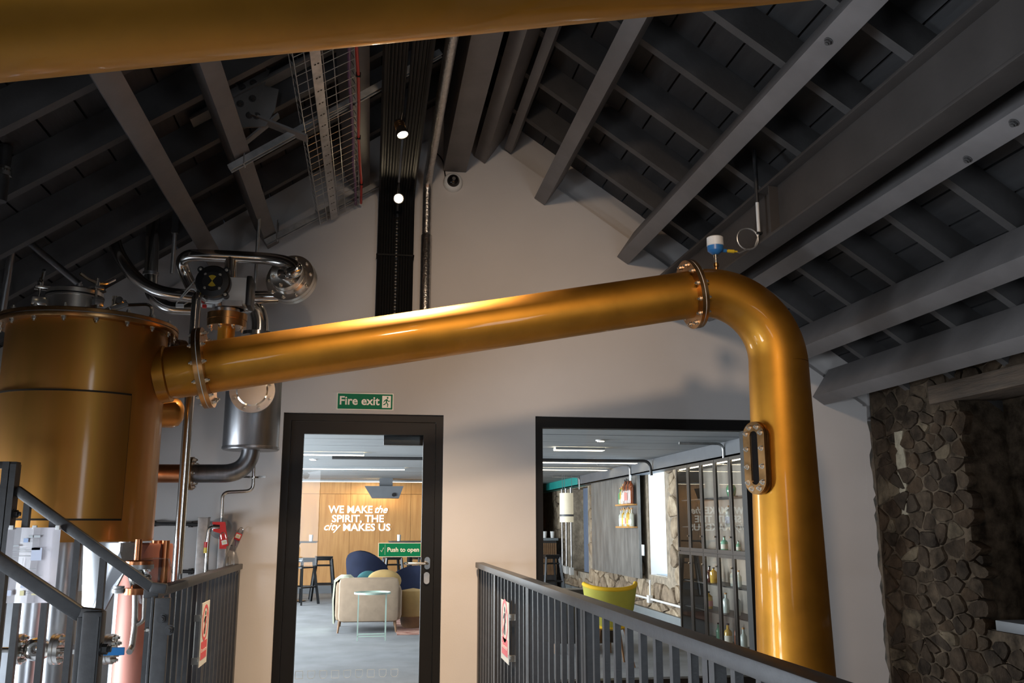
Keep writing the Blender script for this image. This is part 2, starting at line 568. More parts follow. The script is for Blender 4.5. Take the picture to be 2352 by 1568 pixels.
DX0, DX1, DZ = -0.663, 0.535, 2.13
WX0, WX1, WZ0, WZ1 = 1.25, 3.03, 0.10, 2.135
T = 0.20
wb = MB()
ZB = -1.6
LED = 0.30
def gable(x):
    return roof_z(x) - LED
wb.box((XL, YB, ZB), (DX0, YB + T, 2.2))
wb.box((DX0, YB, DZ), (DX1, YB + T, 2.2))
wb.box((DX0, YB, ZB), (DX1, YB + T, 0.0))
wb.box((DX1, YB, ZB), (WX0, YB + T, 2.2))
wb.box((WX0, YB, WZ1), (WX1, YB + T, 2.2))
wb.box((WX0, YB, ZB), (WX1, YB + T, WZ0))
wb.box((WX1, YB, ZB), (4.0, YB + T, 2.2))
XE = 4.0
wb.prism([(XL, YB, 2.2), (XE, YB, 2.2), (XE, YB, gable(XE) if gable(XE) > 2.2 else 2.21), (APX, YB, gable(APX)), (-2.6, YB, gable(-2.6)), (XL, YB, 2.21)], (0, T, 0))
wall_back = struct('wall_back', wb, M['wall'])
up = MB()
up.prism([(XL - 0.2, YB + 0.035, 2.16), (XR + 0.15, YB + 0.035, 2.16), (XR + 0.15, YB + 0.035, roof_z(XR + 0.15)), (APX, YB + 0.035, APZ), (XL - 0.2, YB + 0.035, roof_z(XL - 0.2))], (0, 0.1, 0))
struct('wall_gable', up, M['wall'])
# ragged plaster return where the painted wall meets the rubble
tr = MB()
random.seed(5)
rings = []
z = ZB
while z < 2.27:
    xr = 4.040 + random.uniform(-0.014, 0.016)
    rings.append([V((3.985, YB - 0.0006, z)), V((xr, YB - 0.0006, z)), V((xr + 0.006, YB + 0.05, z)), V((3.985, YB + 0.05, z))])
    z += random.uniform(0.03, 0.09)
tr.rings(rings)
struct('trim_1', tr, M['wall'], smooth=0)

# the other walls
wl = MB()
def wall_x(mb, x0, x1, ya, yb, za, zb, holes):
    """wall in the YZ plane with rectangular window holes (y0,y1,z0,z1), sorted in y"""
    y = ya
    for (h0, h1, k0, k1) in holes:
        mb.box((x0, y, za), (x1, h0, zb))
        mb.box((x0, h0, za), (x1, h1, k0))
        mb.box((x0, h0, k1), (x1, h1, zb))
        y = h1
    mb.box((x0, y, za), (x1, yb, zb))
wall_x(wl, XL - 0.25, XL, YF, YB + T, ZB, 2.3, [(2.1, 3.1, -0.5, 1.20), (4.55, 5.75, -0.5, 1.20)])
struct('wall_left', wl, M['wall'])
wr = MB()
wr.box((XR + 0.018, YF, ZB), (XR + 0.36, 4.3, 2.6))
wr.box((XR + 0.018, 5.86, ZB), (XR + 0.36, YB + 0.02, 2.6))
wr.box((XR + 0.018, 4.3, ZB), (XR + 0.36, 5.86, 0.62))
wr.box((XR + 0.018, 4.3, 2.17), (XR + 0.36, 5.86, 2.6))
wr.box((XR + 0.36, 4.2, 0.5), (XR + 0.42, 5.95, 2.3))
wall_right = struct('wall_right', wr, M['mortar'])
wf = MB()
holes = [(-1.85, -0.95, 0.55, 2.45), (1.95, 2.85, 0.55, 2.45)]
x = XL
for (h0, h1, k0, k1) in holes:
    wf.box((x, YF - 0.25, ZB), (h0, YF, 2.5)); wf.box((h0, YF - 0.25, ZB), (h1, YF, k0)); wf.box((h0, YF - 0.25, k1), (h1, YF, 2.5)); x = h1
wf.box((x, YF - 0.25, ZB), (XR + 0.3, YF, 2.5))
wf.prism([(XL, YF, 2.5), (XR + 0.3, YF, 2.5), (XR + 0.3, YF, 2.6), (APX, YF, APZ), (XL, YF, 2.51)], (0, -0.25, 0))
struct('wall_front', wf, M['wall'])
fl = MB(); fl.box((-0.98, YF, -0.12), (0.90, YB, 0.0))
struct('floor', fl, M['grate'])
fl = MB(); fl.box((XL - 0.2, YF - 0.2, ZB - 0.1), (XR + 0.4, YB, ZB))
struct('floor_lower', fl, M['concrete'])

# roof: boards and rafters
ceiling = bpy.data.objects.new('ceiling', None)
COL.objects.link(ceiling)
ceiling['kind'] = 'structure'
for side in (-1, 1):
    L = 4.86
    nb = 24
    w = L / nb
    bm_ = MB(); bm_.obox((0, 0, 0), (w - 0.012, YB - YF + 0.3, 0.03), None)
    me = bm_.mesh('plank'); me.materials.append(M['board'])
    rot = slope_rot(side)
    for i in range(nb):
        j = random.uniform(-0.003, 0.003)
        inst('plank', me, ceiling, slope_pt(side, (i + 0.5) * w, -0.015 + j, (YB + YF) / 2), rot)
    bm_ = MB(); bm_.obox((0, 0, 0), (L, 0.06, 0.17), None)
    me = bm_.mesh('rafter'); me.materials.append(M['rafter'])
    y = 6.46
    while y > YF:
        inst('rafter', me, ceiling, slope_pt(side, L / 2 - 0.02, 0.085, y), rot)
        y -= 0.57
    bm_ = MB(); bm_.obox(slope_pt(side, L / 2, -0.06, (YB + YF) / 2), (L + 0.3, YB - YF + 0.6, 0.03), rot)
    struct('roof_deck', bm_, M['board'], ceiling)

# ---------------------------------------------------------------- roof beams
def purlin(side, s0, s1, off, label, top=0.172, y1=6.992):
    r = slope_rot(side)
    m = MB()
    c = slope_pt(side, (s0 + s1) / 2, (top + off) / 2, (YF + y1) / 2)
    m.obox(c, (s1 - s0, y1 - YF, off - top), r, 0.004)
    t = thing('purlin', (c.x, (YF + y1) / 2, c.z - 0.2), label, 'beam', 'grey purlins under the rafters')
    part('timber', m, M['beam'], t)
    return t


purlin(1, 0.42, 0.525, 0.446, 'grey purlin nearest the ridge on the right roof slope')
purlin(1, 0.575, 0.645, 0.24, 'short-faced grey purlin tucked behind the one nearest the ridge', 0.172)
purlin(1, 1.015, 1.12, 0.44, 'grey purlin that ends on the white gable above the copper arm, second down right slope')
pb = purlin(1, 1.845, 1.955, 0.44, 'bolted grey purlin just left of the big steel beam')
pc = purlin(1, 2.66, 2.77, 0.44, 'bolted grey purlin just right of the big steel beam')
purlin(1, 3.34, 3.46, 0.44, 'grey purlin meeting the gable just right of the copper bend')
purlin(1, 3.82, 3.94, 0.45, 'lowest grey purlin, just above the rubble wall top')
purlin(-1, 2.395, 2.51, 0.44, 'grey purlin on the left slope running down behind the looped steel pipe')
purlin(-1, 1.965, 2.065, 0.37, 'grey purlin on the left slope crossed by the channel strut')
purlin(-1, 1.12, 1.25, 0.335, 'grey purlin on the left slope beside the red cable')
for t, s, ys in ((pb, 1.90, (2.2, 2.55, 2.75, 3.1, 3.5)), (pc, 2.715, (2.6, 2.9, 3.25, 3.6))):
    r = slope_rot(1)
    nrm = V((-math.sin(TH), 0, -math.cos(TH)))
    for i, y in enumerate(ys):
        inst('bolt', BOLT_B, t, slope_pt(1, s + (0.022 if i % 2 else -0.01), 0.441, y), nrm.to_track_quat('Z', 'Y'))
    m = MB(); m.obox(slope_pt(1, s, 0.4415, (ys[1] + ys[2]) / 2), (0.112, 0.004, 0.006), r)
    part('splice_joint', m, M['seam'], t)

rb = MB(); rb.box((0.50, YF, 4.11), (0.685, 6.99, 4.62), 0.006)
t = thing('ridge_beam', (0.59, 1.7, 4.11), 'broad flat grey ridge beam ending above the dome camera', 'beam')
part('timber', rb, M['beam'], t)

ib = MB()
bx0, bx1, bz0, bz1 = 2.273, 2.42, 2.964, 3.30
ib.box((bx0, YF, bz0), (bx1, 6.99, bz0 + 0.018), 0.003)
t = thing('steel_beam', ((bx0 + bx1) / 2, 1.7, bz0), 'large grey steel I-section girder passing above the copper bend', 'girder')
part('bottom_flange', ib, M['girder'], t)
m = MB(); m.box(((bx0 + bx1) / 2 - 0.007, YF, bz0 + 0.018), ((bx0 + bx1) / 2 + 0.007, 6.99, bz1 - 0.018))
part('web', m, M['girder'], t)
m = MB(); m.box((bx0, YF, bz1 - 0.018), (bx1, 6.99, bz1), 0.003)
part('top_flange', m, M['girder'], t)
m = MB(); m.box((bx0 + 0.01, 4.86, bz0 + 0.018), ((bx0 + bx1) / 2 - 0.007, 4.872, bz1 - 0.018))
part('stiffener', m, M['girder'], t)

# bolted steel truss in the left slope
t = thing('roof_truss', (-0.65, 5.2, 3.72), 'bolted grey steel truss joint under the left roof slope', 'truss')
m = MB(); m.bar((-1.099, 5.200, 3.600), (-0.219, 5.200, 4.202), 0.012, 0.11, (0, 1, 0)); m.bar((-1.106, 5.220, 3.652), (-0.222, 5.220, 4.259), 0.05, 0.012, (0, 1, 0))
part('top_chord', m, M['truss'], t)
m = MB(); m.bar((-0.768, 5.190, 3.662), (-0.434, 5.190, 3.542), 0.012, 0.10, (0, 1, 0))
part('strut', m, M['truss'], t)
m = MB(); m.bar((-0.764, 5.170, 3.766), (-0.674, 5.170, 4.152), 0.10, 0.012, (0, 1, 0))
part('strut', m, M['truss'], t)
m = MB(); m.bar((-0.799, 5.210, 3.494), (-0.609, 5.210, 3.685), 0.012, 0.06, (0, 1, 0))
part('strut', m, M['truss'], t)
m = MB(); m.prism([(-0.894, 5.165, 3.878), (-0.827, 5.165, 3.931), (-0.707, 5.165, 3.932), (-0.698, 5.165, 3.849), (-0.612, 5.165, 3.830), (-0.626, 5.165, 3.705), (-0.675, 5.165, 3.591), (-0.807, 5.165, 3.577), (-0.873, 5.165, 3.687)], (0, 0.014, 0))
part('gusset_plate', m, M['truss'], t, smooth=0)
for p in ((-0.821, 5.160, 3.826), (-0.758, 5.160, 3.858), (-0.825, 5.160, 3.721), (-0.757, 5.160, 3.759), (-0.769, 5.160, 3.653), (-0.727, 5.160, 3.651)):
    inst('bolt', BOLT_B, t, p, V((0, -1, 0)).to_track_quat('Z', 'Y'))

# ---------------------------------------------------------------- stills
SX, SY, SR = -1.492, 5.0, 0.390
still = thing('pot_still', (SX, SY, -1.6), 'tall bronze-coloured still vessel behind the stair railing at left', 'still')
ZT = 2.298
m = MB(); m.lathe((SX, SY, 0), (0, 0, 1), [(1.222, 0.30), (1.222, SR - 0.006), (1.234, SR), (ZT, SR)], 96)
part('body', m, M['brass_still'], still)
m = MB()
a0, a1 = -41.4, -215.0
rings = []
for i in range(61):
    a = math.radians(a0 + (a1 - a0) * i / 60)
    c, s = math.cos(a), math.sin(a)
    rings.append([V((SX + c * r, SY + s * r, z)) for r, z in ((SR - 0.003, 1.330), (SR + 0.015, 1.330), (SR + 0.015, 1.930), (SR - 0.003, 1.930))])
m.rings(rings)
part('jacket', m, M['brass_still'], still)
for zc_ in (1.934, 1.326):
    seam = MB()
    rings = []
    for i in range(61):
        a = math.radians(a0 + (a1 - a0) * i / 60)
        c, s = math.cos(a), math.sin(a)
        rings.append([V((SX + c * r, SY + s * r, z)) for r, z in ((SR - 0.002, zc_ - 0.004), (SR + 0.0165, zc_ - 0.004), (SR + 0.0165, zc_ + 0.005), (SR - 0.002, zc_ + 0.005))])
    seam.rings(rings)
    part('jacket_seam', seam, M['seam'], still)
seam = MB()
a = math.radians(a0 + 0.35)
ed = V((math.cos(a), math.sin(a), 0))
seam.obox(V((SX, SY, 1.63)) + ed * (SR + 0.004), (0.012, 0.006, 0.60), Matrix.Rotation(a, 3, 'Z'))
part('jacket_seam', seam, M['seam'], still)
m = MB(); m.lathe((SX, SY, 0), (0, 0, 1), [(2.292, SR), (2.292, 0.437), (2.299, 0.440), (2.313, 0.440), (2.313, 0.36)], 96)
part('flange', m, M['brass_rim'], still)
m = MB(); m.lathe((SX, SY, 0), (0, 0, 1), [(2.313, 0.36), (2.313, 0.428), (2.318, 0.428), (2.318, 0.36)], 96)
part('gasket', m, M['white'], still)
m = MB(); m.lathe((SX, SY, 0), (0, 0, 1), [(2.318, 0.30), (2.318, 0.440), (2.334, 0.440), (2.338, 0.434), (2.342, 0.36), (2.350, 0.0)], 96)
part('lid', m, M['brass_rim'], still, smooth=25)
for i in range(18):
    a = 2 * math.pi * (i + 0.5) / 18
    p = V((SX + 0.418 * math.cos(a), SY + 0.418 * math.sin(a), 0))
    inst('bolt', BOLT, still, p + V((0, 0, 2.336)), Quaternion())
    inst('bolt', BOLT, still, p + V((0, 0, 2.292)), Quaternion((1, 0, 0), math.pi))

# neck towards the arm
AD = V((0.9833, 0, 0.1820)).normalized()
A0 = V((-0.899, 5.0, 2.122))
m = MB(); m.lathe(A0, AD, [(-0.36, 0.139), (-0.022, 0.139)], 48)
part('neck', m, M['brass'], still)
m = MB(); m.lathe(A0, AD, [(-0.245, 0.139), (-0.240, 0.152), (-0.185, 0.152), (-0.178, 0.139)], 48)
part('neck_collar', m, M['brass'], still)
m = MB(); m.lathe(A0, AD, [(-0.024, 0.12), (-0.024, 0.217), (-0.003, 0.217), (-0.003, 0.12)], 64)
part('neck_flange', m, M['brass_rim'], still)
m = MB(); m.lathe(A0, AD, [(-0.003, 0.10), (-0.003, 0.2155), (0.001, 0.2155), (0.001, 0.10)], 64)
part('gasket', m, M['white'], still)

# manway on the lid
mc = V((-1.537, 4.860, 2.434))
mw = MB(); mw.lathe((mc.x, mc.y, 0), (0, 0, 1), [(2.335, 0.132), (2.438, 0.132), (2.438, 0.138), (2.446, 0.138)], 48)
part('manway', mw, M['steel_f'], still, smooth=25)
mw = MB(); mw.lathe((mc.x, mc.y, 0), (0, 0, 1), [(2.446, 0.140), (2.454, 0.140)], 48)
part('manway_seal', mw, M['blackm'], still)
mw = MB(); mw.lathe((mc.x, mc.y, 0), (0, 0, 1), [(2.454, 0.134), (2.476, 0.134), (2.484, 0.12), (2.492, 0.0)], 48)
part('manway_cover', mw, M['steel_f'], still, smooth=25)
for ang in (205, -38, 90):
    a = math.radians(ang)
    d = V((math.cos(a), math.sin(a), 0)); tdir = V((-math.sin(a), math.cos(a), 0))
    b = V((mc.x, mc.y, 0)) + d * 0.165
    q = MB()
    q.obox(b + V((0, 0, 2.405)), (0.07, 0.05, 0.045), Matrix.Rotation(a, 3, 'Z'), 0.004)
    q.obox(b + V((0, 0, 2.478)) - d * 0.02, (0.09, 0.055, 0.016), Matrix.Rotation(a, 3, 'Z'), 0.003)
    cl = part('clamp', q, M['steel'], still)
    q = MB(); q.cyl(b + V((0, 0, 2.40)), b + V((0, 0, 2.53)), 0.007, seg=10); q.cyl(b + V((0, 0, 2.487)), b + V((0, 0, 2.51)), 0.014, seg=12)
    part('swing_bolt', q, M['steel'], cl)
    q = MB()
    q.tube(bend([b + V((0, 0, 2.505)), b + tdir * 0.05 + V((0, 0, 2.512)), b + tdir * 0.10 + V((0, 0, 2.548))], 0.02), 0.0085, 8)
    q.tube(bend([b + V((0, 0, 2.505)), b - tdir * 0.05 + V((0, 0, 2.512)), b - tdir * 0.10 + V((0, 0, 2.532))], 0.02), 0.0085, 8)
    part('wing_nut', q, M['steel'], cl)
q = MB(); q.obox(V((mc.x + 0.215, mc.y - 0.03, 2.40)), (0.10, 0.06, 0.035), Matrix.Rotation(math.radians(35), 3, 'Z') @ Matrix.Rotation(math.radians(-32), 3, 'Y'), 0.006)
q.cyl((mc.x + 0.20, mc.y - 0.02, 2.34), (mc.x + 0.20, mc.y - 0.02, 2.46), 0.013, seg=12)
q.cyl((mc.x + 0.235, mc.y - 0.07, 2.43), (mc.x + 0.235, mc.y + 0.03, 2.43), 0.018, seg=12)
part('lid_hinge', q, M['steel'], still)
q = MB(); q.tube(bend([(mc.x + 0.22, 4.95, 2.44), (mc.x + 0.36, 4.95, 2.45), (mc.x + 0.36, 4.95, 2.33)], 0.04), 0.0085, 8)
q.lathe((mc.x + 0.36, 4.95, 2.36), (0, 0, 1), [(0, 0.018), (0.012, 0.018), (0.016, 0.012), (0.03, 0.012)], 12)
part('vent_tube', q, M['steel'], still)
q = MB(); q.lathe(V((-1.115, 5.27, 2.20)), V((0.86, 0.50, 0)), [(-0.16, 0.07), (0.0, 0.07), (0.0, 0.125), (0.02, 0.125), (0.021, 0.122), (0.024, 0.122), (0.025, 0.125), (0.045, 0.125), (0.045, 0.0)], 36)
part('back_nozzle', q, M['brass_rim'], still, smooth=25)
bolt_ring(still, V((-1.115, 5.27, 2.20)) + V((0.86, 0.50, 0)) * 0.045, V((0.86, 0.50, 0)), 0.10, 8, BOLT, both=0.05)
# rounded access boss behind the body
q = MB(); q.lathe(V((-1.19, 5.22, 1.91)), V((0.9, 0.3, 0)), [(-0.25, 0.085), (0.10, 0.085), (0.135, 0.07), (0.155, 0.04), (0.16, 0.0)], 32)
part('side_boss', q, M['brass_still'], still)
# support under the vessel
q = MB()
q.prism([(-1.417, 4.960, 1.214), (-1.190, 4.760, 1.217), (-1.192, 4.765, 1.176), (-1.223, 4.800, 1.126), (-1.323, 4.900, 0.895), (-1.386, 4.970, 0.782), (-1.397, 4.980, 0.781)], (0.008, 0.012, 0))
part('support_bracket', q, M['plate_lit'], still, smooth=0)
q = MB()
q.prism([(-1.190, 4.760, 1.217), (-1.151, 4.900, 1.215), (-1.146, 4.890, 1.126), (-1.170, 4.800, 1.085), (-1.264, 4.860, 0.897), (-1.323, 4.900, 0.895), (-1.223, 4.800, 1.126), (-1.192, 4.765, 1.176)], (0.004, 0.012, 0))
part('support_bracket', q, M['plate'], still, smooth=0)
q = MB(); q.cyl((SX + 0.005, 4.88, -1.6), (SX + 0.005, 4.88, 1.225), 0.068, seg=40)
part('leg', q, M['steel_b'], still)
q = MB(); q.cyl((SX - 0.22, 5.2, -1.6), (SX - 0.22, 5.2, 1.225), 0.068, seg=32)
part('leg', q, M['steel_b'], still)
q = MB(); q.cyl((SX + 0.22, 5.25, -1.6), (SX + 0.22, 5.25, 1.225), 0.05, seg=32)
part('leg', q, M['steel_b'], still)

# ---------------------------------------------------------------- lyne arm
arm = thing('lyne_arm', (0.45, 5.0, 2.24), 'long bronze-coloured pipe sloping across the room, lit by a spotlight', 'pipe')
A1 = V((1.838, 5.0, 2.633))
LA = (A1 - A0).length
AD = (A1 - A0).normalized()
m = MB(); m.lathe(A0, AD, [(0.02, 0.139)] + [(0.02 + (LA - 0.045) * i / 8, 0.139) for i in range(1, 9)], 64)
part('pipe', m, M['brass'], arm)
m = MB(); m.lathe(A0, AD, [(0.001, 0.12), (0.001, 0.217), (0.022, 0.217), (0.022, 0.12)], 64)
f = part('flange', m, M['brass_rim'], arm)
bolt_ring(arm, A0 + AD * 0.022, AD, 0.190, 12, both=0.046)
m = MB(); m.lathe(A1, AD, [(-0.026, 0.12), (-0.026, 0.203), (-0.006, 0.203), (-0.006, 0.12)], 64)
part('flange', m, M['brass_rim'], arm)
bolt_ring(arm, A1 - AD * 0.026, -AD, 0.175, 12, phase=0.3, both=0.042)

# ---------------------------------------------------------------- bend and column
CX, CY = 2.345, 5.0
col = thing('spirit_column', (CX, CY, -1.6), 'upright bronze-coloured pipe with swept bend and small oval window', 'column')
ph = math.atan2(AD.z, AD.x)
Sx = A1 + AD * 0.02
RB = (CX - Sx.x) / (1 + math.sin(ph))
cc = Sx + V((math.sin(ph), 0, -math.cos(ph))) * RB
pts, rad = [], []
for i in range(29):
    a = ph + (-math.pi / 2 - ph) * i / 28
    pts.append(cc + V((-math.sin(a), 0, math.cos(a))) * RB)
    rad.append(0.139 + (0.170 - 0.139) * i / 28)
zc0 = pts[-1].z
m = MB(); m.tube([A1 + AD * 0.014] + pts, [0.139] + rad, 64)
part('bend', m, M['brass'], col)
m = MB(); m.lathe((CX, CY, 0), (0, 0, -1), [(-zc0, 0.170)] + [(-zc0 + (zc0 + 1.6) * i / 10, 0.170 + 0.0215 * (zc0 + 1.6) * i / 10) for i in range(1, 11)], 96)
part('shaft', m, M['brass'], col)
m = MB(); m.lathe(A1, AD, [(-0.006, 0.10), (-0.006, 0.200), (-0.001, 0.200), (-0.001, 0.10)], 64)
part('gasket', m, M['white'], col)
m = MB(); m.lathe(A1, AD, [(-0.001, 0.12), (-0.001, 0.203), (0.016, 0.203), (0.016, 0.12)], 64)
part('flange', m, M['brass_rim'], col)


def obround(cy, cz, hw, hh, n=12):
    out = []
    for i in range(n + 1):
        a = math.pi * i / n
        out.append((cy + hw * math.cos(a), cz + hh - hw + hw * math.sin(a)))
    for i in range(n + 1):
        a = math.pi + math.pi * i / n
        out.append((cy + hw * math.cos(a), cz - hh + hw + hw * math.sin(a)))
    return out


GA, gz = math.radians(24), 1.672          # the oval window looks left and a little towards the stairs
GN, GT = V((-math.cos(GA), -math.sin(GA), 0)), V((math.sin(GA), -math.cos(GA), 0))


def gw(d, t, z):
    return V((CX, CY, 0)) + GN * d + GT * t + V((0, 0, z))


def loop(d, hw, hh):
    return [gw(d, t, z) for t, z in obround(0, gz, hw, hh)]


m = MB()
m.rings([loop(0.12, 0.060, 0.185), loop(0.205, 0.060, 0.185)])
part('window_neck', m, M['brass'], col)
m = MB()
m.rings([loop(0.203, 0.028, 0.150), loop(0.203, 0.080, 0.205), loop(0.222, 0.080, 0.205), loop(0.222, 0.028, 0.150)], caps=False, closed=True)
m.rings([loop(0.225, 0.028, 0.150), loop(0.225, 0.078, 0.203), loop(0.243, 0.078, 0.203), loop(0.243, 0.028, 0.150)], caps=False, closed=True)
part('window_flange', m, M['brass_rim'], col, 'copper-toned oval window flange', smooth=30)
m = MB()
m.rings([loop(0.226, 0.029, 0.151), loop(0.236, 0.029, 0.151)])
part('window_pane', m, M['lens'], col, 'dark glass')
qb = GN.to_track_quat('Z', 'Y')
for k in (1, 4, 8, 11, 14, 17, 21, 24):
    t_, z_ = obround(0, gz, 0.055, 0.178)[k]
    inst('bolt', BOLT, col, gw(0.243, t_, z_), qb)
for dz in (0.05, -0.05):
    for st_ in (0.055, -0.055):
        inst('bolt', BOLT, col, gw(0.243, st_, gz + dz), qb)

arm2 = copy_tree(arm)
arm2['label'] = 'bronze-coloured pipe crossing close overhead along the top of the picture'
arm2.rotation_euler.z = math.radians(-1.1)
arm2.location = (0.45, 1.485, 2.243)
still2 = copy_tree(still)
still2['label'] = 'second bronze still vessel carrying the overhead pipe, before the stair foot'
still2.location = (SX, 1.523, -1.597)
still2.rotation_euler.z = math.radians(-1.1)
col2 = copy_tree(col)
col2['label'] = 'second upright bronze-coloured pipe, carrying the far end of the overhead pipe'
col2.location = (CX, 1.449, -1.597)
col2.rotation_euler.z = math.radians(-1.1)

# ---------------------------------------------------------------- pressure sensor on the bend
t = thing('pressure_sensor', (1.989, 5.000, 2.805), 'blue and white pressure sensor on top of the copper bend', 'sensor')
p = V((1.989, 5.000, 2.805)); h = V((1.998, 5.000, 3.003)).z - p.z
m = MB(); m.lathe(p - V((0, 0, 0.03)), (0, 0, 1), [(0, 0.012), (0.03, 0.012), (0.034, 0.017), (0.05, 0.017), (0.054, 0.010), (0.056, 0.010)], 16)
part('brass_fitting', m, M['brass_rim'], t)
m = MB(); m.lathe(p, (0, 0, 1), [(0.022, 0.010), (0.06, 0.010), (0.06, 0.014), (0.075, 0.014)], 16)
part('stem', m, M['steel'], t)
m = MB(); m.lathe(p, (0, 0, 1), [(0.075, 0.016), (0.082, 0.025), (0.10, 0.046), (0.128, 0.048), (0.128, 0.04)], 32)
part('housing', m, M['blue'], t)
m = MB(); m.lathe(p, (0, 0, 1), [(0.128, 0.046), (0.131, 0.046), (0.131, 0.050), (0.180, 0.049), (0.186, 0.042), (0.187, 0.0)], 32)
part('cap', m, M['white'], t)
m = MB(); m.cyl(p + V((0.04, 0, 0.105)), p + V((0.068, 0, 0.103)), 0.011, seg=12)
part('port', m, M['blue'], t)
m = MB(); m.lathe(p + V((0.066, 0, 0.103)), V((1, 0, -0.03)), [(0, 0.008), (0.012, 0.008), (0.012, 0.011), (0.05, 0.011), (0.054, 0.007), (0.07, 0.006)], 12)
part('cable_gland', m, M['yellow'], t)
lc = V((2.198, 5.000, 2.991)); lr = 0.066
e0 = p + V((0.13, 0, 0.100))
rt = V((2.269, 5.000, 3.027))
loop = [e0] + [lc + V((math.cos(math.radians(a)), 0, math.sin(math.radians(a)))) * lr + V((0, 0.004 * i / 12, 0)) for i, a in enumerate(range(-110, 320, 15))]
m = MB(); m.tube([e0, e0 + V((0.02, 0, -0.006))] + loop[2:] + [rt], 0.0048, 8)
part('cable', m, M['zinc'], t)
t2 = thing('cable_dropper', (2.269, 5.000, 3.027), 'thin white conduit dropping from the roof to the sensor cable', 'conduit')
m = MB(); m.cyl((2.269, 5.000, 3.027), (rt.x, 5.0, roof_z(rt.x, 0.17)), 0.0105, seg=12)
part('tube', m, M['white'], t2)
m = MB(); m.obox(rt + V((0, 0, 0.0)), (0.035, 0.03, 0.012))
part('clip', m, M['blackm'], t2)
m = MB(); m.cyl((rt.x, 5.0, roof_z(rt.x, 0.17) - 0.33), (rt.x, 5.0, roof_z(rt.x, 0.17) + 0.01), 0.013, seg=12)
part('dark_sleeve', m, M['rail'], t2)

# ---------------------------------------------------------------- ceiling services
# black cable ladder rising up the wall and running along the ridge
LX0, LX1, LYW, LZ = 0.005, 0.258, 6.90, 3.86
t = thing('cable_ladder', (0.13, 6.9, 2.35), 'black cable ladder packed with cables climbing the white gable', 'cable ladder')
def ladder_path(x, dep):
    return bend([(x, LYW + dep, 2.74), (x, LYW + dep, LZ + dep), (x, YF + 0.4, LZ + dep)], 0.16, 6)
for i, x in enumerate((LX0, LX1)):
    m = MB()
    for a, b in zip(ladder_path(x, 0)[:-1], ladder_path(x, 0)[1:]):
        m.bar(a, b, 0.012, 0.055, (1, 0, 0) if False else (0, 0.7, 0.71))
    m = MB(); m.tube(ladder_path(x, 0.0), 0.016, 6)
    part('side_rail', m, M['cable'], t)
n = 11
for i in range(n):
    x = LX0 + 0.012 + (LX1 - LX0 - 0.024) * (i + 0.5) / n
    if i == 5: x -= 0.005
    m = MB(); m.tube(ladder_path(x + (0.006 if i > 5 else -0.002), 0.005 + random.uniform(-0.004, 0.004)), 0.0112 if i != 5 else 0.008, 8)
    part('cable', m, M['cable'], t)
m = MB()
z = 2.76
while z < 3.75:
    m.box((LX0, LYW + 0.022, z), (LX1, LYW + 0.034, z + 0.018)); z += 0.05
part('rung', m, M['cable'], t, kind='stuff')
for z in (2.84, 3.35):
    m = MB(); m.box((LX0 - 0.02, LYW - 0.02, z), (LX1 + 0.02, LYW - 0.014, z + 0.012)); m.box((LX0 - 0.02, LYW - 0.02, z), (LX0 - 0.012, 6.995, z + 0.012)); m.box((LX1 + 0.012, LYW - 0.02, z), (LX1 + 0.02, 6.995, z + 0.012))
    part('strap', m, M['cable'], t)

# foil lagged pipe
px_ = 0.372
t = thing('lagged_pipe', (px_, 6.9, 2.3), 'silver foil lagged pipe beside the black cable ladder', 'pipe')
path = bend([(px_, 6.93, 2.74), (px_, 6.93, 4.0), (px_ + 0.02, YF + 0.5, 4.0)], 0.12, 6)
m = MB(); m.tube(path, 0.036, 16)
part('lagging', m, M['foil'], t)
m = MB()
for z in (2.80, 2.98, 3.12, 3.30):
    m.lathe((px_, 6.93, z), (0, 0, 1), [(0, 0.037), (0.003, 0.040), (0.012, 0.040), (0.015, 0.037)], 16)
part('band', m, M['foil'], t, kind='stuff')
m = MB(); m.lathe((px_, 6.93, 2.74), (0, 0, 1), [(0, 0.036), (0, 0.043), (0.80, 0.043), (0.81, 0.036)], 16)
part('sleeve', m, M['foil'], t)

# wire mesh tray
t = thing('mesh_tray', (-0.3, 4.0, 3.6), 'galvanised wire mesh cable tray hanging beside the red cable', 'cable tray')
ta, tb = V((-0.450, 6.930, 3.587)), V((-0.156, 6.930, 3.767))
wd = (tb - ta); wd.y = 0; wl_ = wd.length; wd.normalize()
wn_ = V((-wd.z, 0, wd.x))
Y0, Y1 = 0.5, 6.93
def tp(u, h, y):
    q = ta + wd * u + wn_ * h; return V((q.x, y, q.z))
m = MB()
for u, h in [(0, 0.055), (0, 0.0), (0.06, 0), (0.16, 0), (0.22, 0), (wl_, 0), (wl_, 0.055)]:
    m.tube([tp(u, h, Y0), tp(u, h, Y1)], 0.0028, 5)
y = Y1 - 0.02
while y > Y0:
    m.tube([tp(0, 0.055, y), tp(0, 0, y), tp(wl_, 0, y), tp(wl_, 0.055, y)], 0.0026, 5); y -= 0.10
part('wire_mesh', m, M['zinc'], t, kind='stuff')
m = MB(); m.bar(tp(0.115, -0.012, Y0), tp(0.115, -0.012, Y1 - 0.02), 0.058, 0.006, wn_)
part('perforated_strut', m, M['zinc'], t)
m = MB()
y = 2.2
while y < 6.8:
    for du in (-0.008, 0.010):
        m.cyl(tp(0.115 + du, -0.0155, y), tp(0.115 + du, -0.0165, y), 0.006, seg=8)
    y += 0.15
part('strut_hole', m, M['seam'], t, kind='stuff')
t = thing('red_cable', (-0.12, 4.0, 3.7), 'bright red cable tied along the mesh tray edge', 'cable')
pts = [tp(wl_ + 0.012 + 0.006 * math.sin(i * 1.7), -0.004, Y1 - 0.03 - i * 0.42) for i in range(15)]
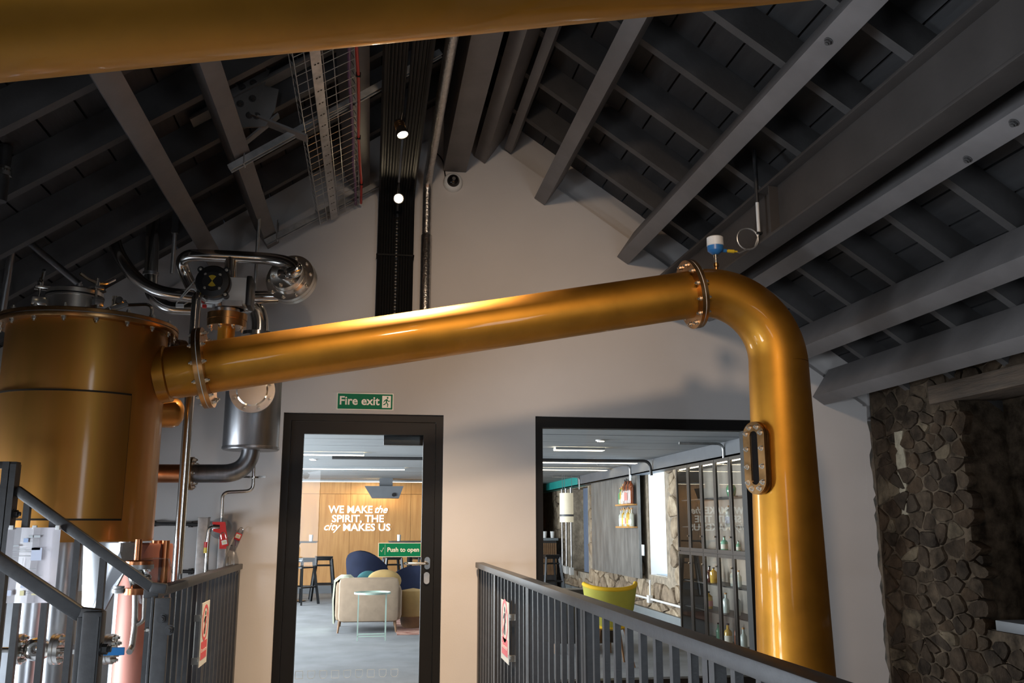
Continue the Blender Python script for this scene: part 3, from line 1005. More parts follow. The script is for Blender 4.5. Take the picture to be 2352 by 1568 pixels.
m = MB(); m.tube(pts, 0.009, 8); part('sheath', m, M['redcable'], t)
m = MB()
for i in range(1, 14, 2):
    q = pts[i]; m.box(q - V((0.014, 0.004, 0.014)), q + V((0.014, 0.004, 0.014)))
part('cable_tie', m, M['cable'], t, kind='stuff')
t = thing('purple_cable', (-0.15, 4.0, 3.7), 'dull purple cable running beside the red cable', 'cable')
m = MB(); m.tube([tp(wl_ - 0.03 + 0.006 * math.sin(i * 2.3), 0.008, Y1 - 0.03 - i * 0.42) for i in range(15)], 0.010, 8); part('sheath', m, M['purple'], t)

# channel struts across the slope
def channel(p0, p1, label):
    p0, p1 = V(p0), V(p1)
    t = thing('channel_strut', (p0 + p1) / 2, label, 'strut', 'galvanised channel struts')
    d = (p1 - p0).normalized(); w = V((0, 1, 0)); nn = d.cross(w).normalized()
    m = MB()
    for k in (-1, 1):
        m.bar(p0 + w * 0.019 * k, p1 + w * 0.019 * k, 0.005, 0.04, nn)
    m.bar(p0 + nn * 0.0175, p1 + nn * 0.0175, 0.036, 0.005, nn)
    part('channel', m, M['zinc'], t)
    q0 = p0 + d * 0.10
    m = MB(); m.tube([q0 + w * 0.03 + V((0, 0, -0.03)), q0 - w * 0.03 + V((0, 0, -0.03))], 0.004, 6); m.tube([q0 + w * 0.03 - V((0, 0, 0.03)), q0 + w * 0.035 + V((0, 0, 0.12))], 0.004, 6); m.tube([q0 - w * 0.03 - V((0, 0, 0.03)), q0 - w * 0.035 + V((0, 0, 0.12))], 0.004, 6)
    part('beam_clamp', m, M['zinc'], t)
channel((-0.872, 5.219, 3.336), (0.345, 5.207, 4.166), 'galvanised channel strut crossing under the mesh tray, farther from the gable')
channel((-0.832, 6.733, 3.363), (0.035, 6.870, 3.954), 'galvanised channel strut against the gable near the mesh tray foot')

# spotlights on the ladder
def spot(loc, aim, label):
    loc = V(loc); d = (V(aim) - loc).normalized()
    t = thing('spotlight', loc, label, 'spotlight', 'spotlights along the ridge')
    m = MB(); m.lathe(loc, d, [(-0.10, 0.015), (-0.09, 0.028), (-0.02, 0.030), (0.0, 0.040), (0.02, 0.040), (0.02, 0.034), (0.012, 0.034)], 24)
    part('housing', m, M['lead'], t)
    m = MB()
    for k in (-0.075, -0.06, -0.045):
        m.lathe(loc, d, [(k, 0.029), (k, 0.033), (k + 0.006, 0.033), (k + 0.006, 0.029)], 24)
    part('cooling_fin', m, M['brass_rim'], t, kind='stuff')
    m = MB(); m.lathe(loc, d, [(0.012, 0.033), (0.014, 0.0)], 24, caps=False)
    part('lit_face', m, M['led'], t, 'lit face')
    m = MB(); m.cyl(loc - d * 0.05, (loc.x, loc.y, LZ - 0.01), 0.009, seg=10)
    part('stem', m, M['lead'], t)
    return t
S1, S2 = V((0.125, 5.42, 3.72)), V((0.14, 6.62, 3.72))
spot(S1, (0.62, 4.9, 1.9), 'lit spotlight under the black cable run, nearer the viewer')
spot(S2, (0.05, 1.2, 2.4), 'glaring round spotlight under the black cable run by the gable')
spot((0.13, 3.0, 3.70), (0.9, 7.0, 3.6), 'added spotlight on the cable run brightening the gable')  # unseen fixture added to brighten the upper gable
lamp('SPOT', 'spot_beam', (0.16, 3.08, 3.62), (0.95, 7.0, 3.35), 75, (1.0, 0.74, 0.50), spot_size=math.radians(52), spot_blend=1.0, shadow_soft_size=0.08)  # beam of the added fixture, lifts the gable wall
spot((0.13, 0.6, 3.70), (1.6, 7.0, 1.8), 'spotlight on the cable run above the viewer')
lamp('SPOT', 'spot_beam', S1 + V((0.01, -0.02, -0.06)), (0.38, 5.45, 0.0), 950, (1.0, 0.74, 0.48), spot_size=math.radians(92), spot_blend=1.0, shadow_soft_size=0.03)
lamp('SPOT', 'spot_beam', S2 + V((0.0, -0.06, -0.03)), (0.05, 1.6, 0.6), 36, WARM, spot_size=math.radians(60), spot_blend=0.7, shadow_soft_size=0.03)
lamp('SPOT', 'spot_beam', (0.16, 0.7, 3.60), (1.6, 7.0, 1.2), 460, (1.0, 0.74, 0.52), spot_size=math.radians(55), spot_blend=1.0, shadow_soft_size=0.16)

# dome camera
dc = V((0.580, 7.000, 4.014)); 
t = thing('dome_camera', dc, 'white dome camera with dark bubble on the gable', 'camera')
m = MB(); m.lathe(dc, (0, -1, 0), [(0, 0.078), (0.03, 0.078), (0.045, 0.070), (0.055, 0.052)], 40)
part('base', m, M['white'], t)
m = MB(); m.lathe(dc, (0, -1, 0), [(0.05, 0.052), (0.075, 0.047), (0.095, 0.032), (0.105, 0.015), (0.107, 0.0)], 32)
part('dome', m, M['lens'], t)
m = MB(); m.cyl(dc + V((0, -0.095, 0)), dc + V((0, -0.112, 0)), 0.014, seg=16)
part('lens', m, M['steel'], t)
m = MB(); m.tube(bend([dc + V((-0.06, -0.012, 0.04)), dc + V((-0.085, -0.012, 0.2)), (0.42, 6.985, 4.28)], 0.05), 0.005, 6)
part('cable', m, M['cable'], t)

# ---------------------------------------------------------------- vessels and pipework behind the arm
t = thing('copper_vessel', (-1.155, 5.17, -1.6), 'matt red copper cylinder standing under the still', 'vessel')
m = MB(); m.lathe((-1.155, 5.17, 0), (0, 0, 1), [(-1.6, 0.127), (1.19, 0.127), (1.205, 0.122), (1.21, 0.0)], 64)
part('body', m, M['copper'], t)
m = MB(); m.cyl((-1.10, 5.14, 1.0), (-1.10, 5.14, 1.222), 0.03, seg=24); m.cyl((-1.05, 5.10, 1.0), (-1.05, 5.10, 1.222), 0.02, seg=20)
part('riser', m, M['copper_p'], t)

# drain valve in front of the copper vessel
vc = V((-1.073, 4.660, 1.060)); vx, vy = vc.x, vc.y
def zy(y, Y=4.66): return 0
t = thing('drain_valve', vc, 'wrapped drain valve with copper flanges and looped handles by the far stair rail', 'valve')
ZV = [V(p).z for p in ((-1.085, 4.660, 1.225), (-1.078, 4.660, 1.138), (-1.076, 4.660, 1.106), (-1.069, 4.660, 1.011), (-1.067, 4.660, 0.987), (-1.065, 4.660, 0.967))]
m = MB(); m.cyl((vx - 0.01, vy, ZV[1]), (vx - 0.01, vy, ZV[0] + 0.01), 0.016, seg=20)
part('inlet_pipe', m, M['copper_p'], t)
m = MB(); m.lathe((vx, vy, 0), (0, 0, 1), [(ZV[2] + 0.012, 0.062), (ZV[1] - 0.004, 0.062), (ZV[1], 0.055)], 32)
part('flange', m, M['copper_p'], t)
m = MB(); m.lathe((vx, vy, 0), (0, 0, 1), [(ZV[2] - 0.008, 0.066), (ZV[2] + 0.012, 0.066)], 32)
part('flange', m, M['zinc'], t)
m = MB(); m.lathe((vx, vy, 0), (0, 0, 1), [(ZV[3], 0.03), (ZV[3] + 0.02, 0.036), ((ZV[3] + ZV[2]) / 2, 0.046), (ZV[2] - 0.02, 0.034), (ZV[2] - 0.008, 0.03)], 24)
m.sphere((vx + 0.045, vy - 0.02, (ZV[2] + ZV[3]) / 2), 0.02, 12)
part('valve_body', m, M['steel'], t)
m = MB(); m.lathe((vx, vy, 0), (0, 0, 1), [(ZV[4] - 0.004, 0.060), (ZV[3], 0.060)], 32)
part('flange', m, M['copper_p'], t)
m = MB(); m.lathe((vx - 0.08, vy - 0.01, 0), (0, 0, 1), [(ZV[4], 0.018), (ZV[4] + 0.005, 0.030), (ZV[4] + 0.02, 0.030), (ZV[4] + 0.025, 0.024), (ZV[3] + 0.01, 0.024)], 20)
part('plastic_cap', m, M['white'], t)
m = MB(); m.tube(bend([(-1.080, 4.660, 0.979), (-1.071, 4.660, 0.834), (-1.077, 4.660, 0.743), (-1.078, 4.620, 0.729)], 0.05), 0.014, 12)
part('handle_tube', m, M['steel_f'], t)
m = MB(); m.tube(bend([(-1.039, 4.660, 0.979), (-1.034, 4.660, 0.863), (-1.064, 4.660, 0.845)], 0.05), 0.011, 12)
part('handle_tube', m, M['steel_f'], t)
bolt_ring(t, V((vx, vy, ZV[2] - 0.008)), (0, 0, -1), 0.052, 8, BOLT_S)

# clear plastic wrap over the valve
m = MB(); m.lathe((vx + 0.055, vy + 0.05, 0), (0, 0, 1), [(ZV[4] - 0.05, 0.05), (ZV[3], 0.075), (ZV[2], 0.085), (ZV[1] + 0.005, 0.07), (ZV[1] + 0.01, 0.02)], 10)
solo('plastic_wrap', m, M['plastic_bag'], 'crumpled clear plastic wrapped behind the drain valve', 'wrap', smooth=0)

# low pipe run seen through the stair balusters
yl = 4.55
t = thing('valve_run', (-1.336, 4.550, 0.752), 'horizontal stainless pipe run with round valve body behind stair balusters', 'valve')
c0 = V((-1.336, 4.550, 0.752))
m = MB(); m.cyl((-1.719, 4.550, 0.759), (-1.284, 4.550, 0.751), 0.012, seg=16)
part('pipe', m, M['steel'], t)
for x0 in ('a',):
    pass
for pc_ in ((-1.535, 4.550, 0.759), (-1.373, 4.550, 0.756), (-1.147, 4.550, 0.752)):
    m = MB(); m.lathe(pc_, (1, 0, 0), [(-0.018, 0.066), (-0.004, 0.066), (-0.003, 0.062), (0.003, 0.062), (0.004, 0.066), (0.018, 0.066)], 36)
    f = part('flange', m, M['steel_f'], t)
    bolt_ring(t, V(pc_) + V((0.018, 0, 0)), (1, 0, 0), 0.048, 6, BOLT, phase=0.4)
m = MB(); m.sphere((-1.454, 4.550, 0.758), 0.052, 24, (1.15, 0.9, 1.0))
m.lathe((-1.458, 4.550, 0.758), (0.2, -1, 0.1), [(0.0, 0.036), (0.055, 0.036), (0.062, 0.030), (0.062, 0.018), (0.04, 0.016)], 24)
part('valve_body', m, M['steel'], t)
m = MB(); m.cyl((-1.318, 4.550, 0.752), (-1.307, 4.550, 0.751), 0.020, seg=6); m.cyl((-1.303, 4.550, 0.755), (-1.288, 4.550, 0.755), 0.024, seg=6)
part('nut', m, M['bolt'], t)
m = MB(); m.bar((-1.157, 4.490, 0.749), (-1.068, 4.490, 0.749), 0.012, 0.034, (0, 0, 1), 0.004)
part('blue_handle', m, M['blueh'], t, 'bright blue lever handle')
m = MB(); m.cyl((-1.284, 4.550, 0.751), (-1.147, 4.550, 0.748), 0.012, seg=12)
part('pipe', m, M['steel'], t)
# grey plant cabinet low behind the stair
m = MB(); m.box((-3.0, 5.5, -1.6), (-1.62, 5.9, 0.92), 0.01)
pl_ = thing('plant_cabinet', (-2.3, 5.7, -1.6), 'plain grey steel plant cabinet low behind the stairs', 'cabinet')
part('casing', m, M['plate'], pl_)
m = MB(); m.tube([(-1.794, 5.450, 0.831), (-1.710, 5.450, 0.728)], 0.004, 6)
part('brace_wire', m, M['zinc'], pl_)

# steel condenser
kx, ky, kr = -0.801, 6.3, 0.182
t = thing('condenser', (kx, ky, 1.79), 'grey stainless steel cylinder hanging behind the copper arm beside the door', 'condenser')
kz = 1.789
m = MB(); m.lathe((kx, ky, 0), (0, 0, 1), [(kz, 0.07), (kz, kr - 0.004), (kz + 0.008, kr), (2.40, kr), (2.42, kr - 0.02), (2.43, 0.0)], 64)
part('shell', m, M['steel_d'], t)
m = MB(); m.lathe((kx, ky, 0), (0, 0, 1), [(kz + 0.006, kr), (kz + 0.006, kr + 0.004), (kz + 0.02, kr + 0.004), (kz + 0.022, kr)], 64)
part('bottom_band', m, M['steel_d'], t)
nf = V((-0.771, 6.000, 2.144))
m = MB(); m.lathe(nf, (0, -1, 0), [(-0.16, 0.09), (0, 0.09), (0, 0.142), (0.022, 0.142), (0.022, 0.10), (0.03, 0.09), (0.03, 0.0)], 40)
part('side_flange', m, M['steel_f'], t, smooth=25)
bolt_ring(t, nf + V((0, -0.022, 0)), (0, -1, 0), 0.118, 8, BOLT, phase=0.5)
m = MB(); m.tube(bend([(-0.813, 6.300, 2.091), (-0.789, 6.300, 1.636), (-1.176, 6.300, 1.633)], 0.19, 14), 0.060, 24)
part('outlet_bend', m, M['steel_d'], t)
m = MB(); m.lathe((-1.168, 6.300, 1.633), (-1, 0, 0), [(-0.012, 0.108), (0.014, 0.108)], 32)
f = part('outlet_flange', m, M['brass_rim'], t)
bolt_ring(t, V((-1.168, 6.300, 1.633)) + V((0.012, 0, 0)), (1, 0, 0), 0.088, 8, BOLT)
bolt_ring(t, V((-1.168, 6.300, 1.633)) - V((0.014, 0, 0)), (-1, 0, 0), 0.088, 8, BOLT)
m = MB(); m.cyl((-1.176, 6.300, 1.633), (-1.441, 6.300, 1.631), 0.060, seg=24)
part('copper_tail', m, M['copper_p'], t, 'copper pipe end')
m = MB(); m.tube(bend([(kx - 0.01, ky, 2.42), (-0.783, 6.300, 2.601), (-0.787, 6.300, 2.677), (-0.818, 6.300, 2.768), (-0.944, 6.300, 2.788)], 0.12, 10), 0.058, 24)
part('inlet_bend', m, M['steel'], t)
m = MB(); m.lathe((-0.796, 6.300, 2.576), (0, 0, 1), [(-0.012, 0.108), (0.012, 0.108)], 32)
part('inlet_flange', m, M['steel'], t)

# stub pipe, valve and actuator
ax, ay = V((-0.917, 5.750, 2.536)).x, 5.75
t = thing('actuated_valve', (-0.917, 5.750, 2.536), 'black-capped valve actuator with yellow indicator above a copper stub pipe', 'valve')
Z = [V(p).z for p in ((-0.908, 5.750, 2.371), (-0.915, 5.750, 2.503), (-0.918, 5.750, 2.544), (-0.920, 5.750, 2.586), (-0.922, 5.750, 2.619), (-0.924, 5.750, 2.655), (-0.934, 5.750, 2.815))]
m = MB(); m.cyl((ax, ay, Z[0] - 0.10), (ax, ay, Z[1]), 0.052, seg=32)
part('stub_pipe', m, M['brass'], t)
m = MB(); m.lathe((ax, ay, 0), (0, 0, 1), [(Z[1], 0.118), (Z[2] - 0.003, 0.118), (Z[2] - 0.003, 0.115), (Z[2] + 0.003, 0.115), (Z[2] + 0.003, 0.121), (Z[3], 0.121), (Z[3] + 0.01, 0.08)], 40)
part('flange', m, M['brass_rim'], t)
bolt_ring(t, V((ax, ay, Z[1])), (0, 0, -1), 0.098, 8, BOLT, phase=0.3)
m = MB(); m.cyl((ax, ay, Z[3]), (ax, ay, Z[4]), 0.075, seg=32); m.cyl((ax, ay, Z[4]), (ax, ay, Z[5] - 0.01), 0.095, seg=32); m.box((ax - 0.02, ay - 0.1, Z[4]), (ax + 0.1, ay + 0.06, Z[5]))
part('valve_body', m, M['steel_b'], t)
b0, b1 = V((-1.087, 5.700, 2.637)), V((-0.800, 5.700, 2.804))
m = MB(); m.box((b0.x, 5.66, b0.z), (b1.x, 5.80, b1.z), 0.006)
part('actuator_body', m, M['white'], t)
m = MB(); m.box((b1.x, 5.645, b0.z - 0.012), (b1.x + 0.035, 5.815, b1.z + 0.01), 0.01)
part('end_cap', m, M['blackm'], t)
bc = V((-0.992, 5.640, 2.755))
m = MB(); m.lathe(bc + V((0, 0.02, 0)), (0, -1, 0), [(0, 0.104), (0.05, 0.104), (0.062, 0.095), (0.066, 0.06), (0.075, 0.058), (0.075, 0.0)], 48)
for sx_ in (-1, 1):
    for sz_ in (-1, 1):
        m.cyl(bc + V((0.075 * sx_, 0.02, 0.075 * sz_)), bc + V((0.075 * sx_, -0.035, 0.075 * sz_)), 0.02, seg=16)
part('indicator_housing', m, M['blackm'], t, smooth=30)
for k in (90, 270):
    m = MB()
    yy = bc.y - 0.057
    fan = [bc + V((0, -0.057, 0))] + [bc + V((0.036 * math.cos(math.radians(a)), -0.057, 0.036 * math.sin(math.radians(a)))) for a in range(k - 38, k + 39, 19)]
    m.prism(fan, (0, -0.003, 0))
    part('yellow_sector', m, M['yellow'], t, 'yellow indicator sector', smooth=0)
for sx_ in (-1, 1):
    for sz_ in (-1, 1):
        inst('bolt', BOLT_S, t, bc + V((0.077 * sx_, -0.035, 0.077 * sz_)), V((0, -1, 0)).to_track_quat('Z', 'Y'))
        inst('bolt', BOLT_S, t, bc + V((0.042 * sx_, -0.048, 0.042 * sz_)), V((0, -1, 0)).to_track_quat('Z', 'Y'))
m = MB(); m.tube(bend([(-1.111, 5.680, 2.778), (-1.161, 5.660, 2.699), (-1.209, 5.660, 2.620), (-1.192, 5.660, 2.599), (-1.119, 5.660, 2.646), (-1.084, 5.660, 2.696), (-1.124, 5.660, 2.728), (-1.190, 5.660, 2.643)], 0.03), 0.0035, 8)
part('signal_cable', m, M['white'], t)
m = MB(); m.obox(V((-1.183, 5.650, 2.608)), (0.045, 0.02, 0.022))
part('cable_label', m, M['white'], t)
m = MB(); m.box(V((-1.058, 5.680, 2.609)), V((-1.034, 5.680, 2.629)) + V((0, 0.02, 0)))
part('red_tab', m, M['red'], t, 'small red tab')
m = MB(); m.box(V((-0.890, 5.652, 2.625)), V((-0.834, 5.652, 2.638)) + V((0, 0.004, 0)))
part('yellow_label', m, M['yellow'], t, 'small yellow strip')

# looped stainless pipe with the big blank flange
t = thing('looped_pipe', (-0.938, 6.050, 3.030), 'looped polished steel pipe ending in a large bolted flange', 'pipe')
lp = bend([(-1.216, 6.120, 2.844), (-1.266, 6.120, 2.937), (-1.286, 6.080, 3.009), (-1.232, 6.020, 3.035), (-1.124, 6.000, 3.034), (-0.708, 6.000, 3.029), (-0.578, 5.950, 2.996), (-0.508, 5.880, 2.932), (-0.560, 5.920, 2.912), (-0.624, 6.050, 2.945)], 0.12, 8)
m = MB(); m.tube(lp, 0.040, 20)
part('loop', m, M['steel'], t)
m = MB(); m.cyl((-0.958, 6.000, 3.024), (-0.949, 5.980, 2.865), 0.038, seg=24)
part('branch', m, M['steel'], t)
fc = V((-0.578, 6.120, 2.930))
m = MB(); m.lathe(fc, (-0.30, -0.92, 0.2), [(-0.05, 0.168), (-0.02, 0.168), (-0.018, 0.160), (-0.012, 0.160), (-0.010, 0.168), (0.018, 0.168), (0.02, 0.125), (0.05, 0.120), (0.05, 0.115), (0.085, 0.110), (0.088, 0.0)], 56)
part('blank_flange', m, M['steel_f'], t, smooth=25)
dF = V((-0.30, -0.92, 0.2)).normalized()
bolt_ring(t, fc + dF * 0.018, dF, 0.146, 10, BOLT, phase=0.2)
bolt_ring(t, fc + dF * 0.087, dF, 0.09, 6, BOLT, phase=0.2)
m = MB(); m.cyl((-0.839, 6.150, 2.800), (-0.655, 6.150, 2.807), 0.042, seg=24)
part('tail_pipe', m, M['steel'], t)

# S-bend steam pipe
t = thing('steam_pipe', (-1.706, 6.050, 3.100), 'polished steel pipe dropping from the roof in an S bend above the still', 'pipe')
m = MB(); m.tube(bend([(-1.718, 6.050, 3.648), (-1.735, 6.050, 3.457), (-1.728, 6.050, 3.098), (-1.498, 6.050, 2.791), (-1.115, 6.050, 2.759)], 0.24, 12), 0.042, 20)
part('bend', m, M['steel'], t)
top = V((-1.718, 6.050, 3.648))
m = MB(); m.cyl(top, (top.x, top.y, roof_z(top.x, 0.0)), 0.042, seg=20)
part('riser', m, M['steel'], t)
m = MB(); m.lathe((-1.730, 6.050, 3.193), (0.05, 0, 1), [(0, 0.042), (0, 0.0445), (0.008, 0.0445), (0.008, 0.042)], 20)
part('weld_ring', m, M['steel_b'], t)
t = thing('vent_pipe', (-1.514, 6.250, 2.987), 'darker steel pipe turning under the S-bend pipe', 'pipe')
top = V((-1.525, 6.250, 3.356))
m = MB(); m.tube(bend([(top.x, 6.25, roof_z(top.x, 0.0)), (-1.504, 6.250, 2.818), (-1.400, 6.250, 2.726), (-1.198, 6.250, 2.727)], 0.14, 10), 0.044, 20)
part('tube', m, M['steel'], t)
m = MB(); m.lathe((-1.511, 6.250, 2.951), (0, 0, 1), [(0, 0.044), (0, 0.052), (0.02, 0.052), (0.02, 0.044)], 20)
part('collar', m, M['steel_b'], t)

# tall upright pipe
u0, u1 = V((-1.062, 5.500, 0.990)), V((-1.058, 5.500, 2.582))
ux = (u0.x + u1.x) / 2
t = thing('upright_pipe', (ux, 5.5, -1.6), 'tall thin polished steel pipe standing just right of the still', 'pipe')
m = MB(); m.cyl((ux, 5.5, -1.6), (ux, 5.5, u1.z), 0.0275, seg=20)
part('tube', m, M['steel'], t)
m = MB(); m.tube(bend([(ux, 5.5, u1.z - 0.02), (ux, 5.5, u1.z + 0.06), (-1.053, 5.720, 2.663)], 0.05), 0.0275, 16)
part('top_bend', m, M['steel'], t)
# hanging conduits
for p0, r, lab in (((-1.298, 5.900, 2.875), 0.0135, 'thin hanging conduit rod in front of the left purlin, the longer of two'), ((-0.832, 6.300, 2.813), 0.012, 'thin short hanging conduit rod behind the looped pipe')):
    p0 = V(p0)
    t = thing('hanging_conduit', p0, lab, 'conduit')
    zt = roof_z(p0.x, 0.30)
    m = MB(); m.cyl(p0, (p0.x, p0.y, zt), r, seg=12)
    part('tube', m, M['zinc'], t)
    m = MB(); m.box((p0.x - 0.02, p0.y - 0.02, zt - 0.02), (p0.x + 0.02, p0.y + 0.02, zt + 0.16))
    part('bracket', m, M['rail'], t)
m = MB()
# guard rail on the upper level, far left
t = thing('guard_pipe', (-2.050, 5.750, 2.934), 'dark tubular guard rail sloping above the still lid at far left', 'handrail')
m = MB(); m.tube([(-2.456, 5.750, 3.254), (-2.295, 5.750, 3.140), (-1.802, 5.750, 2.746)], 0.021, 14)
part('sloping_tube', m, M['steel_b'], t)
g0 = V((-2.202, 5.750, 3.052))
m = MB(); m.cyl(g0, V((-2.224, 5.750, 2.540)), 0.022, seg=14)
part('upright_tube', m, M['steel_b'], t)
g1 = V((-1.802, 5.750, 2.746))
m = MB(); m.cyl(g1, (g1.x, g1.y, -1.6), 0.021, seg=14)
part('upright_tube', m, M['steel_b'], t)
# capped pipe hanging at far left
cp = V((-1.852, 4.600, 3.001))
t = thing('capped_pipe', cp, 'dark capped pipe with bright clamp at the far left edge', 'pipe')
m = MB(); m.cyl(cp - V((0, 0, 0.14)), (cp.x, cp.y, roof_z(cp.x, 0.0)), 0.036, seg=20)
part('tube', m, M['rail'], t)
m = MB(); m.lathe(cp, (0, 0, 1), [(-0.012, 0.036), (-0.01, 0.046), (0.01, 0.046), (0.012, 0.036), (0.02, 0.036), (0.022, 0.044), (0.034, 0.044), (0.036, 0.036)], 24)
m.cyl(cp - V((0.0, 0.04, 0.09)), cp - V((0.0, 0.05, 0.09)), 0.012, seg=10)
part('clamp', m, M['steel'], t)

# sampling line with lockout
t = thing('sample_line', (-0.832, 6.750, 1.590), 'thin bent steel sampling pipe on the wall left of the door', 'pipe')
m = MB(); m.tube(bend([(-0.830, 6.750, 1.719), (-0.826, 6.750, 1.539), (-1.034, 6.750, 1.528), (-1.027, 6.750, 1.318)], 0.05), 0.0125, 12)
part('tube', m, M['steel'], t)
m = MB(); m.lathe((-0.828, 6.750, 1.633), (0, 0, 1), [(-0.008, 0.012), (-0.006, 0.036), (0.006, 0.036), (0.008, 0.012)], 24); m.obox(V((-0.875, 6.740, 1.635)), (0.05, 0.02, 0.014)); m.obox(V((-0.767, 6.740, 1.636)), (0.05, 0.02, 0.014))
part('clamp', m, M['steel'], t)
m = MB(); m.tube(bend([(-1.060, 6.750, 1.285), (-1.107, 6.750, 1.285), (-1.113, 6.750, 1.184), (-1.112, 6.750, 0.675)], 0.06), 0.0155, 12)
part('tube', m, M['steel'], t)
m = MB(); m.cyl((-1.119, 6.750, 1.187), (-1.119, 6.750, 1.149), 0.0175, seg=14)
part('red_tape', m, M['red'], t, 'red tape band')
m = MB(); m.cyl((-1.119, 6.750, 1.149), (-1.119, 6.750, 1.111), 0.0175, seg=14)
part('yellow_tape', m, M['yellow'], t, 'yellow tape band')
m = MB(); m.lathe((-1.060, 6.750, 1.285), (1, 0, 0), [(-0.02, 0.03), (0.0, 0.032), (0.05, 0.028), (0.055, 0.015)], 20)
part('valve_body', m, M['steel'], t)
# clear lockout cover
cv = V((-1.020, 6.700, 1.279))
m = MB(); m.sphere(cv, 0.078, 24, (1.0, 0.55, 0.95))
solo('valve_cover', m, M['plastic_bag'], 'round clear plastic cover around the locked-out valve', 'cover')
t = thing('lockout_clamp', (-1.001, 6.630, 1.244), 'bright red plastic lockout clamp on the sampling valve', 'lockout')
m = MB()
m.prism([(-1.070, 6.630, 1.323), (-0.986, 6.630, 1.323), (-0.969, 6.630, 1.230), (-0.969, 6.630, 1.142), (-1.013, 6.630, 1.143), (-1.016, 6.630, 1.247), (-1.060, 6.630, 1.259), (-1.064, 6.630, 1.277), (-1.018, 6.630, 1.277), (-1.019, 6.630, 1.303), (-1.069, 6.630, 1.306)], (0, 0.025, 0))
part('clamp_body', m, M['red'], t, smooth=20)


def padlock(c, s, tilt, label):
    c = V(c)
    r = Matrix.Rotation(tilt, 3, 'Y')
    t = thing('padlock', c, label, 'padlock')
    m = MB(); m.obox(c, (0.040 * s, 0.022, 0.046 * s), r, 0.004)
    part('body', m, M['red'], t)
    m = MB(); m.obox(c + r @ V((0, -0.0118, 0.003)), (0.030 * s, 0.002, 0.026 * s), r)
    part('label', m, M['signwhite'], t)
    m = MB(); m.obox(c + r @ V((0, -0.0132, 0.003)), (0.016 * s, 0.001, 0.012 * s), r)
    part('print', m, M['ink_y'], t)
    arcp = [r @ V((0.013 * s * math.cos(math.radians(a)), 0, 0.045 * s + 0.016 * s * math.sin(math.radians(a)))) + c for a in range(0, 181, 20)]
    pts = [c + r @ V((0.013 * s, 0, 0.02 * s))] + arcp + [c + r @ V((-0.013 * s, 0, 0.02 * s))]
    m = MB(); m.tube(pts, 0.003, 8)
    part('shackle', m, M['steel'], t)
    return t


padlock((-0.976, 6.600, 1.184), 1.15, math.radians(-14), 'red padlock hanging from the red lockout clamp')
pk = padlock((-0.938, 6.960, 1.220), 1.1, math.radians(20), 'red padlock hung on the wall right of the lockout clamp')
hk = V((-0.959, 6.960, 1.266))
m = MB(); m.cyl(hk - V((0, 0.008, 0)), (hk.x, 7.0, hk.z), 0.003, seg=8)
part('hook', m, M['steel'], pk)
m = MB(); m.tube([(-0.950, 6.920, 1.208), (-0.947, 6.920, 1.157)], 0.003, 6)
part('key_tag', m, M['purple'], pk)
m = MB()
bag = [(V((-0.957, 6.800, 1.162)), 0.008), (V((-0.950, 6.800, 1.132)), 0.022), (V((-0.952, 6.800, 1.064)), 0.048), (V((-0.953, 6.800, 0.990)), 0.056), (V((-0.951, 6.800, 0.954)), 0.035)]
m.rings([[c + V((math.cos(2 * math.pi * i / 14) * r * (1 + 0.12 * math.sin(i * 3.1)), math.sin(2 * math.pi * i / 14) * r * 0.5, 0.006 * math.sin(i * 2.2))) for i in range(14)] for c, r in bag])
solo('plastic_bag', m, M['plastic_bag'], 'clear plastic bag hanging below the lockout clamp', 'bag', smooth=20)
t = thing('steel_post', (-1.158, 6.850, 1.168), 'grey square steel post behind the railing left of the door', 'post')
p0, p1 = V((-1.196, 6.800, 1.354)), V((-1.129, 6.800, 1.354))
m = MB(); m.box((p0.x, 6.8, -1.6), (p1.x, 6.9, p0.z), 0.004)
part('upright', m, M['zinc'], t)
m = MB(); m.box((p0.x - 0.003, 6.797, p0.z), (p1.x + 0.003, 6.903, p0.z + 0.004))
part('cap', m, M['zinc'], t)
t = thing('steel_post', (-1.024, 6.900, 1.046), 'shorter grey steel post under the red lockout clamp', 'post')
p0, p1 = V((-1.057, 6.850, 1.221)), V((-1.001, 6.850, 1.221))
m = MB(); m.box((p0.x, 6.85, -1.6), (p1.x, 6.95, p0.z), 0.004)
part('upright', m, M['zinc'], t)
for a, b, lab in (((-1.588, 6.930, 1.312), (-1.213, 6.930, 1.306), 'upper dark pipe rail along the wall behind the upright pipe'), ((-1.563, 6.930, 0.985), (-1.192, 6.930, 0.979), 'lower dark pipe rail along the wall behind the upright pipe')):
    t = thing('pipe_rail', a, lab, 'pipe')
    m = MB(); m.cyl(a, b, 0.012, seg=12)
    part('tube', m, M['rail'], t)
    m = MB(); m.box(V(a) + V((0.05, 0, -0.02)), (a[0] + 0.07, 7.0, a[2] + 0.02)); m.box(V(b) - V((0.07, 0, 0.02)), (b[0] - 0.05, 7.0, b[2] + 0.02))
    part('wall_clip', m, M['rail'], t)

